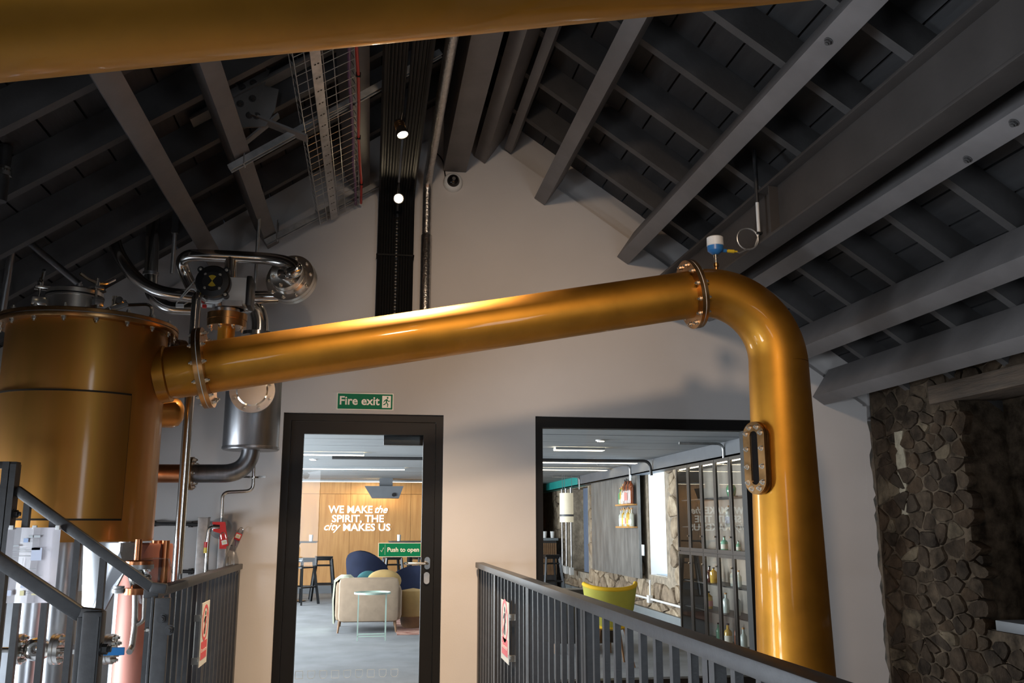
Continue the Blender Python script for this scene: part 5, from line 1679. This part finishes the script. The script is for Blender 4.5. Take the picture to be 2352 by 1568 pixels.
# grey scuffed board with shelves
t = thing('wall_board', (3.80, 14.3, 0.55), 'tall scuffed grey board on the lounge stone wall behind two bottle shelves', 'board')
m = MB(); m.box((3.79, 12.90, 0.56), (3.83, 15.75, 2.07), 0.004); part('panel', m, M['board_grey'], t)
for z, nm in ((1.605, 'upper'), (1.285, 'lower')):
    t = thing('bottle_shelf', (3.72, 13.2, z), nm + ' oak bottle shelf on the scuffed grey board', 'shelf')
    m = MB(); m.box((3.645, 12.94, z - 0.022), (3.79, 13.62, z), 0.003); part('board', m, M['oakshelf'], t)
t = thing('wall_switch', (3.785, 12.687, 0.960), 'white switch plate on the grey board below the bottle shelves', 'switch')
c = V((3.785, 12.687, 0.960)); m = MB(); m.box((3.778, c.y - 0.05, c.z - 0.075), (3.79, c.y + 0.05, c.z + 0.075), 0.003); part('plate', m, M['white'], t)
m = MB(); m.box((3.774, c.y - 0.015, c.z - 0.03), (3.778, c.y + 0.015, c.z + 0.03)); part('rocker', m, M['white'], t)


def bottle(base, h, r, g, label, lab=None, cap='blackm', style=0, group=None):
    base = V(base)
    t = thing('bottle', base, label, 'bottle', group)
    prof = {0: [(0, r * 0.94), (0.01, r), (h * 0.60, r), (h * 0.68, r * 0.80), (h * 0.74, r * 0.36), (h * 0.93, r * 0.32)],
            1: [(0, r * 0.9), (0.01, r * 0.95), (h * 0.55, r), (h * 0.72, r * 0.96), (h * 0.80, r * 0.5), (h * 0.84, r * 0.30), (h * 0.94, r * 0.30)],
            2: [(0, r * 0.7), (h * 0.25, r * 0.92), (h * 0.5, r), (h * 0.68, r * 0.75), (h * 0.78, r * 0.36), (h * 0.94, r * 0.33)]}[style]
    m = MB(); m.lathe(base, (0, 0, 1), prof, 16); part('glass', m, BOT[g], t)
    m = MB(); m.lathe(base, (0, 0, 1), [(h * 0.92, r * 0.34), (h * 0.92, r * 0.40), (h * 0.995, r * 0.40), (h, r * 0.3)], 12); part('stopper', m, M[cap], t)
    if lab:
        m = MB(); m.lathe(base, (0, 0, 1), [(h * 0.14, r * 1.0), (h * 0.14, r * 1.02), (h * 0.46, r * 1.02), (h * 0.46, r * 1.0)], 16); part('label', m, M[lab], t)
    return t


up_ = [('green', None, 0, 0.25, 'round green bottle at the far end of the upper oak shelf'), ('gold', None, 0, 0.27, 'yellow bottle second along the upper oak shelf'), ('pale', 'labelw', 0, 0.30, 'pale bottle with white label third along the upper oak shelf'),
       ('amber', 'labelw', 1, 0.36, 'dark bottle with white label fourth along the upper oak shelf'), ('brown', 'labelr', 1, 0.37, 'dark bottle with pink label fifth along the upper oak shelf'),
       ('amber', 'labelr', 1, 0.36, 'dark bottle with pink label sixth along the upper oak shelf'), ('brown', None, 1, 0.37, 'plain dark bottle seventh along the upper oak shelf'), ('amber', None, 1, 0.37, 'plain dark red bottle nearest the window on the upper oak shelf')]
for i, (g, lb, st, h, lab) in enumerate(up_):
    bottle((3.72, 13.56 - i * 0.082, 1.605), h, 0.037, g, lab, lb, 'blackm' if i > 2 else 'oakshelf', st, 'bottles on the upper oak shelf')
lo_ = [('clear', 'ink_g', 'clear bottle with grey label at the far end of the lower oak shelf'), ('pale', 'labelw', 'pale bottle with white label second along the lower oak shelf'), ('gold', 'labely', 'gold bottle with yellow label third along the lower oak shelf'),
       ('pale', 'labelw', 'pale bottle with white label fourth along the lower oak shelf'), ('clear', 'labelr', 'clear bottle with pink label fifth along the lower oak shelf'), ('gold', 'labely', 'gold bottle with yellow label sixth along the lower oak shelf'),
       ('gold', None, 'plain gold bottle seventh along the lower oak shelf'), ('pale', None, 'plain pale bottle nearest the window on the lower oak shelf')]
for i, (g, lb, lab) in enumerate(lo_):
    bottle((3.72, 13.56 - i * 0.082, 1.285), 0.25 + 0.012 * (i % 3), 0.036, g, lab, lb, 'oakshelf', 0, 'bottles on the lower oak shelf')

# white conduits along the stone wall
t = thing('wall_conduit', (3.80, 12.6, 0.31), 'white conduit with junction box low on the lounge stone wall', 'conduit')
m = MB(); m.cyl((3.83, 10.35, 0.31), (3.83, 14.2, 0.31), 0.016, seg=10); part('tube', m, M['white'], t)
m = MB(); m.cyl((3.83, 12.55, 0.31), (3.83, 12.55, 0.56), 0.013, seg=10); part('drop_tube', m, M['white'], t)
m = MB(); m.box((3.79, 12.50, 0.26), (3.85, 12.60, 0.36), 0.006); part('junction_box', m, M['white'], t)
for y, lab in ((17.45, 'galvanised wall conduit nearest the grey board, dropping to a socket'), (17.9, 'galvanised wall conduit next to the cream reflection cylinder'), (18.3, 'galvanised wall conduit nearest the bar')):
    t = thing('socket_conduit', (3.86, y, 0.5), lab, 'conduit')
    m = MB(); m.cyl((3.80, y, 0.5), (3.80, y, 2.15), 0.02, seg=10); part('tube', m, M['zinc'], t)
    m = MB(); m.box((3.76, y - 0.06, 0.38), (3.83, y + 0.06, 0.52), 0.005); part('socket', m, M['white'], t)
for y in (9.3, 12.9, 16.2):
    t = thing('beam_conduit', (3.69, y, 2.02), 'thin grey conduit bent over the lounge beam, %s' % {9.3: 'above the bottle cabinet', 12.9: 'beside the bottle shelves', 16.2: 'by the teal length'}[y], 'conduit')
    m = MB(); m.tube(bend([(3.2, y, LC - 0.02), (3.69, y, LC - 0.02), (3.685, y, 1.93)], 0.08), 0.014, 8); part('tube', m, M['zinc'], t)
t = thing('reflection_drum', (3.4, 15.9, 1.3), 'cream cylinder standing in for a reflection by the stone wall', 'lamp')  # a cream reflection built as a solid hanging cylinder
lcx, lcy = V((3.383, 15.900, 1.718)).x, 15.9
zt, zm, zb2 = V((3.384, 15.900, 1.853)).z, V((3.380, 15.900, 1.464)).z, V((3.378, 15.900, 1.352)).z
m = MB(); m.lathe((lcx, lcy, 0), (0, 0, 1), [(zm + 0.02, 0.12), (zt, 0.12), (zt, 0.115), (zm + 0.02, 0.115)], 28); part('reflected_cream', m, M['reflected_cream'], t)
m = MB(); m.lathe((lcx, lcy, 0), (0, 0, 1), [(zb2, 0.12), (zm - 0.01, 0.12), (zm - 0.01, 0.115), (zb2, 0.115)], 28); part('reflected_ring', m, M['reflected_cream'], t)
m = MB(); m.lathe((lcx, lcy, 0), (0, 0, 1), [(zm - 0.012, 0.122), (zm - 0.012, 0.126), (zm + 0.022, 0.126), (zm + 0.022, 0.122)], 28)
for a in (0, 2.1, 4.2): m.cyl((lcx + 0.1 * math.cos(a), lcy + 0.1 * math.sin(a), zb2 - 0.02), (lcx + 0.1 * math.cos(a), lcy + 0.1 * math.sin(a), LC), 0.004, seg=6)
part('wire_frame', m, M['lsteel'], t)
# bar at the far end
t = thing('bar_counter', (3.52, 18.8, 0), 'slatted brown wooden bar front at the far end of the lounge', 'bar')
m = MB(); m.box((3.31, 18.50, 0.0), (3.72, 19.1, 1.0)); part('carcass', m, M['bartop'], t)
m = MB(); m.box((3.31, 18.40, 1.0), (3.74, 19.15, 1.05), 0.004); part('worktop', m, M['skirt'], t)
sl = MB(); sl.obox((0, 0, 0), (0.028, 0.03, 0.62)); slm = sl.mesh('slat', smooth=0); slm.materials.append(M['slat'])
for i in range(10):
    inst('slat', slm, t, (3.34 + i * 0.04, 18.485, 0.64), Quaternion())
for x, lab in ((3.50, 'white cup on the bar, left of the two'), (3.66, 'white cup on the bar, right of the two')):
    tt = thing('cup', (x, 18.6, 1.05), lab, 'cup')
    m = MB(); m.lathe((x, 18.6, 1.05), (0, 0, 1), [(0, 0.035), (0.13, 0.048), (0.13, 0.043), (0.01, 0.03)], 16); part('body', m, M['white'], tt)

# curtain in the far window recess
m = MB()
n = 24
rings = []
for i in range(n + 1):
    y = 16.56 + 0.55 * i / n
    rings.append([V((LXR + 0.05 + 0.02 * math.sin(i * 1.9), y, 0.46)), V((LXR + 0.05 + 0.02 * math.sin(i * 1.9), y, 1.98)), V((LXR + 0.07 + 0.02 * math.sin(i * 1.9), y, 1.98)), V((LXR + 0.07 + 0.02 * math.sin(i * 1.9), y, 0.46))])
m.rings(rings)
solo('curtain', m, M['curtain'], 'blue-grey curtain in the far stone window recess', 'curtain')

# ceiling lights
def strip(y, x0, x1, label, w=0.06):
    t = thing('light_strip', ((x0 + x1) / 2, y, LC - 0.02), label, 'light', 'linear ceiling lights')
    m = MB(); m.box((x0, y - w - 0.015, LC - 0.03), (x1, y - w, LC + 0.001)); m.box((x0, y + w, LC - 0.03), (x1, y + w + 0.015, LC + 0.001)); part('channel', m, M['lceil'], t)
    m = MB(); m.box((x0, y - w, LC - 0.034), (x1, y + w, LC - 0.020)); part('diffuser', m, M['strip'], t, 'lit diffuser')


strip(12.35, 1.2, 3.62, 'lit linear ceiling light nearest the bottle shelves')
strip(14.0, 1.2, 3.62, 'lit linear ceiling light second from the window')
strip(10.25, 2.05, 2.62, 'short lit ceiling light just inside the window')
strip(11.4, -2.6, -0.1, 'lit linear ceiling light seen through the door top')
strip(18.45, -2.4, 1.8, 'lit linear light washing the oak wall')
strip(14.3, -1.1, 0.5, 'dimmer lit ceiling light in the middle of the lounge')
t = thing('ceiling_conduit', (1.8, 11.9, LC - 0.03), 'dark conduit along the lounge ceiling beside the lit strip', 'conduit')
m = MB(); m.tube(bend([(-0.5, 11.85, LC - 0.03), (3.66, 11.85, LC - 0.03), (3.68, 11.85, 1.95)], 0.1), 0.02, 8); part('tube', m, M['rail'], t)
for x, y, lab in ((-0.78, 12.6, 'small lit downlight in the lounge ceiling above the throw'), (2.35, 9.3, 'small lit downlight near the window head')):
    t = thing('downlight', (x, y, LC - 0.01), lab, 'light')
    m = MB(); m.lathe((x, y, LC - 0.012), (0, 0, 1), [(0, 0.05), (0.014, 0.055)], 20); part('ring', m, M['white'], t)
    m = MB(); m.lathe((x, y, LC - 0.015), (0, 0, 1), [(0, 0.035), (0.004, 0.035)], 16); part('lit_face', m, M['led'], t, 'lit face')
lamp('SPOT', 'sign_spot', (0.05, 17.6, 2.10), (0.02, 18.8, 1.35), 130, (1.0, 0.74, 0.36), spot_size=math.radians(75), spot_blend=0.8, shadow_soft_size=0.05)
t = thing('reflection', (0.27, 17.6, 1.9), 'solid grey projector box in front of the oak wall', 'reflection')  # a reflection in the glass, built as a solid hanging box
m = MB(); m.prism([(-0.12, 17.45, 2.02), (0.60, 17.45, 2.02), (0.52, 17.45, 1.80), (0.02, 17.45, 1.80)], (0, 0.4, 0)); part('casing', m, M['lsteel'], t, smooth=0)
m = MB(); m.box((0.15, 17.6, 2.02), (0.40, 17.75, LC + 0.0)); part('mount', m, M['lsteel'], t)
m = MB(); m.cyl((0.42, 17.45, 1.86), (0.42, 17.42, 1.86), 0.035, seg=16); part('lens', m, M['lens'], t)  # disc belongs to the same made-up box

# oak wall lettering
t = thing('wall_lettering', (-0.25, LY1 - 0.02, 1.4), 'white raised lettering about spirit and city on the oak wall', 'lettering')


def fit(body, p0, p1, shear=0.0, bold=0.004):
    p0, p1 = V(p0), V(p1)
    me = text_mesh(body, 1.0, bold=bold * 5, shear=shear, extrude=0.02)
    xs = [v.co.x for v in me.vertices]; ys = [v.co.y for v in me.vertices]
    w, h = max(xs) - min(xs), max(ys) - min(ys)
    cxm, cym = (max(xs) + min(xs)) / 2, (max(ys) + min(ys)) / 2
    for v in me.vertices:
        v.co.x = (v.co.x - cxm) * (p1.x - p0.x) / w
        v.co.y = (v.co.y - cym) * abs(p1.z - p0.z) / h
        v.co.z *= 0.5
    me.materials.clear(); me.materials.append(M['skin_white'])
    inst('lettering', me, t, ((p0.x + p1.x) / 2, LY1 - 0.012, (p0.z + p1.z) / 2), FACE_NY)


fit('WE MAKE', (-0.827, 18.790, 1.537), (0.040, 18.790, 1.684), bold=0.0042)
fit('the', (0.087, 18.790, 1.539), (0.342, 18.790, 1.685), shear=0.35, bold=0.003)
fit('SPIRIT, THE', (-0.751, 18.790, 1.334), (0.269, 18.790, 1.505), bold=0.0042)
fit('city', (-0.896, 18.790, 1.157), (-0.573, 18.790, 1.342), shear=0.35, bold=0.002)
fit('MAKES US', (-0.525, 18.790, 1.190), (0.403, 18.790, 1.334), bold=0.0042)

# ---------------------------------------------------------------- lounge furniture
# metal bar stools
def make_stool(label):
    t = thing('bar_stool', (0, 0, 0), label, 'stool', 'black metal bar stools')
    m = MB(); m.box((-0.155, -0.155, 0.735), (0.155, 0.155, 0.76), 0.02); m.box((-0.145, -0.145, 0.69), (0.145, 0.145, 0.74), 0.01); part('seat', m, M['stool'], t)
    lg = None
    for sx in (-1, 1):
        for sy in (-1, 1):
            m = MB(); m.bar((0.13 * sx, 0.13 * sy, 0.72), (0.21 * sx, 0.21 * sy, 0.0), 0.045, 0.03, (sx, -sy, 0)); part('leg', m, M['stool'], t)
    m = MB()
    for a, b in (((-1, -1), (1, -1)), ((1, -1), (1, 1)), ((1, 1), (-1, 1)), ((-1, 1), (-1, -1))):
        m.bar((0.178 * a[0], 0.178 * a[1], 0.28), (0.178 * b[0], 0.178 * b[1], 0.28), 0.02, 0.02)
        m.bar((0.143 * a[0], 0.143 * a[1], 0.60), (0.143 * b[0], 0.143 * b[1], 0.60), 0.012, 0.02)
    part('stretcher', m, M['stool'], t)
    return t


st0 = make_stool('black metal bar stool standing alone right of the left high table')
st0.location = (-0.80, 17.1, 0); st0.rotation_euler.z = 0.1
for loc, rz, lab in (((-1.12, 16.3, 0), 0.9, 'black metal bar stool pulled under the left high table, nearer'), ((-1.55, 17.0, 0), 0.3, 'black metal bar stool behind the left high table'),
                     ((0.42, 17.2, 0), 0.2, 'black metal bar stool left of the right high table'), ((0.95, 17.3, 0), 0.5, 'black metal bar stool right of the right high table'), ((3.36, 17.3, 0), 0.2, 'black metal bar stool at the slatted bar counter')):
    c = copy_tree(st0); c.location = loc; c.rotation_euler.z = rz; c['label'] = lab


def high_table(x, y, label):
    t = thing('high_table', (x, y, 0), label, 'table', 'high bar tables')
    m = MB(); m.box((x - 0.38, y - 0.3, 1.0), (x + 0.38, y + 0.3, 1.025), 0.004); part('tabletop', m, M['bartop'], t)
    m = MB(); m.lathe((x, y, 0), (0, 0, 1), [(0, 0.22), (0.015, 0.22), (0.03, 0.045), (0.90, 0.045), (0.99, 0.10), (1.0, 0.10)], 24); part('pedestal', m, M['stool'], t)
    return t


high_table(-1.30, 16.9, 'high bar table at the left edge of the door view')
high_table(0.72, 17.0, 'high bar table behind the push sign')
for (x, y, c, lab) in ((-1.02, 16.8, 'white', 'white candle holder on the left high table'), (0.52, 16.9, 'white', 'white candle holder on the right high table')):
    t = thing('candle_holder', (x, y, 1.025), lab, 'holder')
    m = MB(); m.lathe((x, y, 1.025), (0, 0, 1), [(0, 0.03), (0.11, 0.035), (0.11, 0.03), (0.02, 0.026)], 16); part('glass', m, M[c], t)


def soft_box(m, a, b, r=0.06):
    return m.box(a, b, r)


# taupe armchair with mint throw
t = thing('lounge_armchair', (-0.05, 12.2, 0), 'taupe fabric armchair behind the mint side table', 'armchair')
m = MB(); soft_box(m, (-0.40, 11.85, 0.14), (-0.18, 12.75, 0.62), 0.07); part('arm', m, M['taupe'], t)
m = MB(); soft_box(m, (0.22, 11.85, 0.14), (0.42, 12.75, 0.56), 0.07); part('arm', m, M['taupe'], t)
m = MB(); soft_box(m, (-0.36, 11.80, 0.13), (0.38, 12.02, 0.66), 0.07); part('backrest', m, M['taupe'], t)
m = MB(); soft_box(m, (-0.24, 11.95, 0.16), (0.28, 12.80, 0.42), 0.05); part('seat', m, M['taupe'], t)
for sx, sy in ((-0.34, 11.9), (0.34, 11.9), (-0.34, 12.68), (0.34, 12.68)):
    m = MB(); m.cyl((sx, sy, 0.15), (sx * 1.05, sy, 0.0), 0.018, 0.012, seg=10); part('leg', m, M['slat'], t)
m = MB()
prof = [(-0.42, 0.12), (-0.435, 0.40), (-0.42, 0.62), (-0.36, 0.665), (-0.24, 0.665), (-0.17, 0.61), (-0.165, 0.50)]
rings = [[V((x + 0.008 * math.sin(k * 2.1), 11.9 + 0.10 * k, z + (0.01 if i == 0 else 0) * math.sin(k * 3))) for i, (x, z) in enumerate(prof)] + [V((x * 0.97 + 0.005, 11.9 + 0.10 * k, z - 0.014)) for x, z in reversed(prof)] for k in range(8)]
m.rings(rings)
solo('throw', m, M['mintf'], 'pale mint throw draped over the left arm of the taupe armchair', 'throw')
m = MB(); m.sphere((0.20, 12.22, 0.60), 0.20, 24, (1.1, 0.45, 0.72)); t = solo('cushion', m, M['mustard'], 'mustard cushion on the taupe armchair', 'cushion')
m = MB(); m.sphere((0.0, 12.35, 0.58), 0.18, 24, (0.9, 0.4, 0.8)); solo('cushion', m, M['teal'], 'dark teal cushion on the taupe armchair', 'cushion')
t = thing('pouffe', (0.55, 12.3, 0), 'tan round-topped pouffe right of the taupe armchair', 'pouffe')
m = MB(); m.lathe((0.58, 12.35, 0), (0, 0, 1), [(0.14, 0.15), (0.16, 0.19), (0.40, 0.20), (0.47, 0.17), (0.50, 0.0)], 32); part('cushion', m, M['mustard'], t)
m = MB(); m.lathe((0.58, 12.35, 0), (0, 0, 1), [(0.0, 0.12), (0.05, 0.15), (0.15, 0.17)], 24); part('base', m, M['slat'], t)


def wing_chair(x, y, rz, label):
    t = thing('wing_chair', (0, 0, 0), label, 'armchair', 'navy velvet wing chairs')
    m = MB()
    rings = []
    for i in range(13):
        a = math.radians(-160 + 140 * i / 12)
        f = math.sin(math.pi * i / 12)
        ht = 0.60 + 0.34 * f ** 0.6
        c, s = math.cos(a), math.sin(a)
        rings.append([V((0.30 * c, 0.30 * s, 0.30)), V((0.36 * c, 0.36 * s, ht)), V((0.42 * c, 0.42 * s, ht - 0.01)), V((0.37 * c, 0.37 * s, 0.30))])
    m.rings(rings); part('backrest', m, M['navy'], t)
    m = MB(); m.lathe((0, 0.02, 0), (0, 0, 1), [(0.28, 0.26), (0.30, 0.33), (0.42, 0.34), (0.46, 0.28), (0.47, 0.0)], 28); part('seat', m, M['navy'], t)
    for sx in (-1, 1):
        for sy in (-1, 1):
            m = MB(); m.cyl((0.2 * sx, 0.2 * sy, 0.30), (0.27 * sx, 0.27 * sy, 0.0), 0.018, 0.011, seg=10); part('leg', m, M['slat'], t)
    t.location = (x, y, 0); t.rotation_euler.z = rz
    return t


w0 = wing_chair(0.08, 14.2, math.radians(-35), 'navy velvet wing chair with tall back behind the taupe armchair')
c = copy_tree(w0); c.location = (0.55, 13.3, 0); c.rotation_euler.z = math.radians(160); c.scale = (0.95, 0.95, 0.78); c['label'] = 'lower navy velvet chair right of the pouffe, facing the window'
# mint side table
sx_, sy_ = V((0.052, 11.200, 0.569)).x, 11.2
t = thing('side_table', (sx_, sy_, 0), 'mint metal side table with round top in front of the taupe armchair', 'table')
m = MB(); m.lathe((sx_, sy_, 0), (0, 0, 1), [(0.515, 0.20), (0.515, 0.212), (0.535, 0.212), (0.535, 0.205), (0.522, 0.20), (0.522, 0.0)], 40); part('tray_top', m, M['mint'], t)
for sx in (-1, 1):
    for sy in (-1, 1):
        m = MB(); m.bar((sx_ + 0.16 * sx, sy_ + 0.12 * sy, 0.52), (sx_ + 0.16 * sx, sy_ + 0.12 * sy, 0.0), 0.012, 0.012, (1, 0, 0)); part('leg', m, M['mint'], t)
m = MB(); m.bar((sx_ - 0.16, sy_ - 0.12, 0.05), (sx_ + 0.16, sy_ - 0.12, 0.05), 0.012, 0.012); m.bar((sx_ - 0.16, sy_ + 0.12, 0.05), (sx_ + 0.16, sy_ + 0.12, 0.05), 0.012, 0.012); part('stretcher', m, M['mint'], t)
m = MB(); m.box((0.36, 11.6, 0.0), (2.4, 13.9, 0.014), 0.003); solo('rug', m, M['rug'], 'reddish patterned rug on the grey lounge carpet', 'rug')

# yellow-green tub chair by the window
ccx, ccy = 2.285, 8.85
t = thing('tub_chair', (ccx, ccy, 0), 'olive-yellow tub chair with bright yellow rim behind the window', 'chair')
def tub(a, z, r):
    return V((ccx + r * math.cos(a) * 1.05, ccy + r * math.sin(a), z))
rings, rim = [], []
for i in range(25):
    f = i / 24
    a = math.radians(-168 + 156 * f)
    e = abs(2 * f - 1)
    zt = 0.705 + 0.045 * e ** 2
    r0, r1 = 0.17, 0.262
    rings.append([tub(a, 0.36, r0), tub(a, 0.52, (r0 + r1) / 2 + 0.012), tub(a, zt, r1), tub(a, zt, r1 - 0.035), tub(a, 0.50, (r0 + r1) / 2 - 0.03), tub(a, 0.38, r0 - 0.03)])
    rim.append(tub(a, zt + 0.004, r1 - 0.014))
m = MB(); m.rings(rings); part('shell', m, M['chairo'], t)
m = MB(); m.tube(rim, 0.021, 10); part('rim', m, M['chairy'], t, 'bright yellow rim')
m = MB(); m.lathe((ccx, ccy + 0.03, 0), (0, 0, 1), [(0.33, 0.15), (0.35, 0.20), (0.43, 0.21), (0.45, 0.18), (0.455, 0.0)], 28); part('seat', m, M['chairy'], t)
for sx in (-1, 1):
    for sy in (-1, 1):
        m = MB(); m.cyl((ccx + 0.12 * sx, ccy + 0.1 * sy, 0.35), (ccx + 0.19 * sx, ccy + 0.18 * sy, 0), 0.015, 0.010, seg=10); part('leg', m, M['slat'], t)
# black leather armchair
t = thing('leather_armchair', (2.15, 9.9, 0), 'black leather armchair left of the yellow tub chair', 'armchair')
m = MB(); soft_box(m, (1.86, 9.65, 0.1), (2.02, 10.4, 0.60), 0.04); part('arm', m, M['leather'], t)
m = MB(); soft_box(m, (2.42, 9.65, 0.1), (2.58, 10.4, 0.60), 0.04); part('arm', m, M['leather'], t)
m = MB(); soft_box(m, (1.94, 9.60, 0.1), (2.50, 9.78, 0.655), 0.05); part('backrest', m, M['leather'], t)
m = MB(); soft_box(m, (2.0, 9.72, 0.12), (2.44, 10.38, 0.40), 0.05); part('seat', m, M['leather'], t)
for sx in (1.94, 2.5):
    for sy in (9.7, 10.32):
        m = MB(); m.box((sx - 0.02, sy - 0.02, 0), (sx + 0.02, sy + 0.02, 0.11)); part('leg', m, M['slat'], t)

# glazed bottle cabinet
CX0, CX1, CYa, CYb, CZ = 3.50, 3.83, 8.30, 10.34, 1.97
t = thing('bottle_cabinet', (3.66, 9.5, 0), 'tall dark metal cabinet with glazed doors full of bottles', 'cabinet')
m = MB(); m.box((CX0 + 0.02, CYa, 0.0), (CX1, CYa + 0.03, CZ)); m.box((CX0 + 0.02, CYb - 0.03, 0.0), (CX1, CYb, CZ)); m.box((CX0 + 0.02, CYa, CZ - 0.03), (CX1, CYb, CZ)); m.box((CX0 + 0.02, CYa, 0.04), (CX1, CYb, 0.10)); m.box((CX0 + 0.02, CYa, 1.00), (CX1, CYb, 1.04))
part('carcass', m, M['cab'], t)
m = MB(); m.box((CX1 - 0.02, CYa + 0.03, 0.10), (CX1 - 0.004, CYb - 0.03, CZ - 0.03)); part('back_panel', m, M['cabback'], t)
for z in (CZ - 0.045, 0.985):
    m = MB(); m.box((CX0 + 0.03, CYa + 0.05, z), (CX0 + 0.045, CYb - 0.05, z + 0.012)); part('added_cabinet_light', m, M['strip'], t, 'added glowing strip')  # hidden strips added to brighten the cabinet inside
for z in (0.42, 0.70, 1.29, 1.585):
    m = MB(); m.box((CX0 + 0.05, CYa + 0.03, z - 0.012), (CX1 - 0.02, CYb - 0.03, z)); part('shelf', m, M['cab'], t)
nd = 5
dw = (CYb - CYa) / nd
for i in range(nd):
    ya, yb = CYa + dw * i + 0.004, CYa + dw * (i + 1) - 0.004
    for z0, z1 in ((0.07, 1.012), (1.025, CZ - 0.005)):
        m = MB(); w = 0.032
        m.box((CX0, ya, z0), (CX0 + 0.022, ya + w, z1)); m.box((CX0, yb - w, z0), (CX0 + 0.022, yb, z1)); m.box((CX0, ya + w, z0), (CX0 + 0.022, yb - w, z0 + w)); m.box((CX0, ya + w, z1 - w), (CX0 + 0.022, yb - w, z1))
        d = part('door', m, M['cab'], t)
        m = MB(); m.box((CX0 + 0.009, ya + w - 0.004, z0 + w - 0.004), (CX0 + 0.013, yb - w + 0.004, z1 - w + 0.004)); part('pane', m, M['cabglass'], d)
        m = MB(); kz_ = z0 + 0.16 if z0 > 0.5 else z1 - 0.12
        m.cyl((CX0 - 0.02, ya + 0.016, kz_), (CX0, ya + 0.016, kz_), 0.009, seg=10); part('knob', m, M['steel'], d)
cabb = [(9.02, 1.585, 0.17, 0.052, 'green', None, 2, 'rounded green flagon on the top cabinet shelf'), (9.10, 1.29, 0.21, 0.045, 'clear', 'ink_l', 1, 'clear square-shouldered bottle with pale label on the second cabinet shelf'),
        (9.27, 1.04, 0.15, 0.036, 'mint', 'labelw', 0, 'mint green jar bottle low in the upper cabinet'), (9.36, 1.04, 0.10, 0.022, 'pale', None, 0, 'tiny pale bottle beside the mint jar bottle'), (9.00, 1.04, 0.11, 0.024, 'pale', 'labelw', 0, 'small pale bottle right of the mint jar bottle'), (8.90, 1.04, 0.11, 0.022, 'mint', 'labelw', 0, 'small mint bottle nearest the column in the upper cabinet'),
        (9.62, 0.70, 0.16, 0.040, 'gold', None, 1, 'amber-gold bottle on the cabinet shelf under the middle rail'), (9.74, 0.70, 0.17, 0.036, 'brown', None, 0, 'dark brown bottle beside the amber-gold bottle'), (9.08, 0.70, 0.18, 0.030, 'clear', 'labelw', 0, 'clear bottle with white label under the middle rail'), (8.93, 0.70, 0.16, 0.028, 'clear', None, 0, 'plain clear bottle under the middle rail near the column'),
        (9.80, 0.42, 0.18, 0.045, 'gold', 'labelr', 1, 'gold bottle with pink label on the third shelf from the floor'), (9.30, 0.42, 0.20, 0.034, 'clear', None, 0, 'tall clear bottle on the shelf above the bottom row'), (9.00, 0.42, 0.20, 0.034, 'clear', None, 1, 'stout clear bottle on the shelf above the bottom row'),
        (9.55, 0.10, 0.20, 0.026, 'mint', None, 0, 'slim mint bottle in the bottom row'), (9.28, 0.10, 0.22, 0.042, 'gold', 'labelw', 0, 'yellow bottle with white label in the bottom row'), (9.05, 0.10, 0.26, 0.026, 'amber', None, 0, 'slim amber bottle in the bottom row'), (8.88, 0.10, 0.22, 0.034, 'clear', None, 0, 'clear bottle nearest the column in the bottom row')]
for y, z, h, r, g, lb, st, lab in cabb:
    bottle((3.64, y, z), h, r, g, lab, lb, 'oakshelf' if g in ('clear', 'pale') else 'blackm', st, 'bottles in the glazed cabinet')
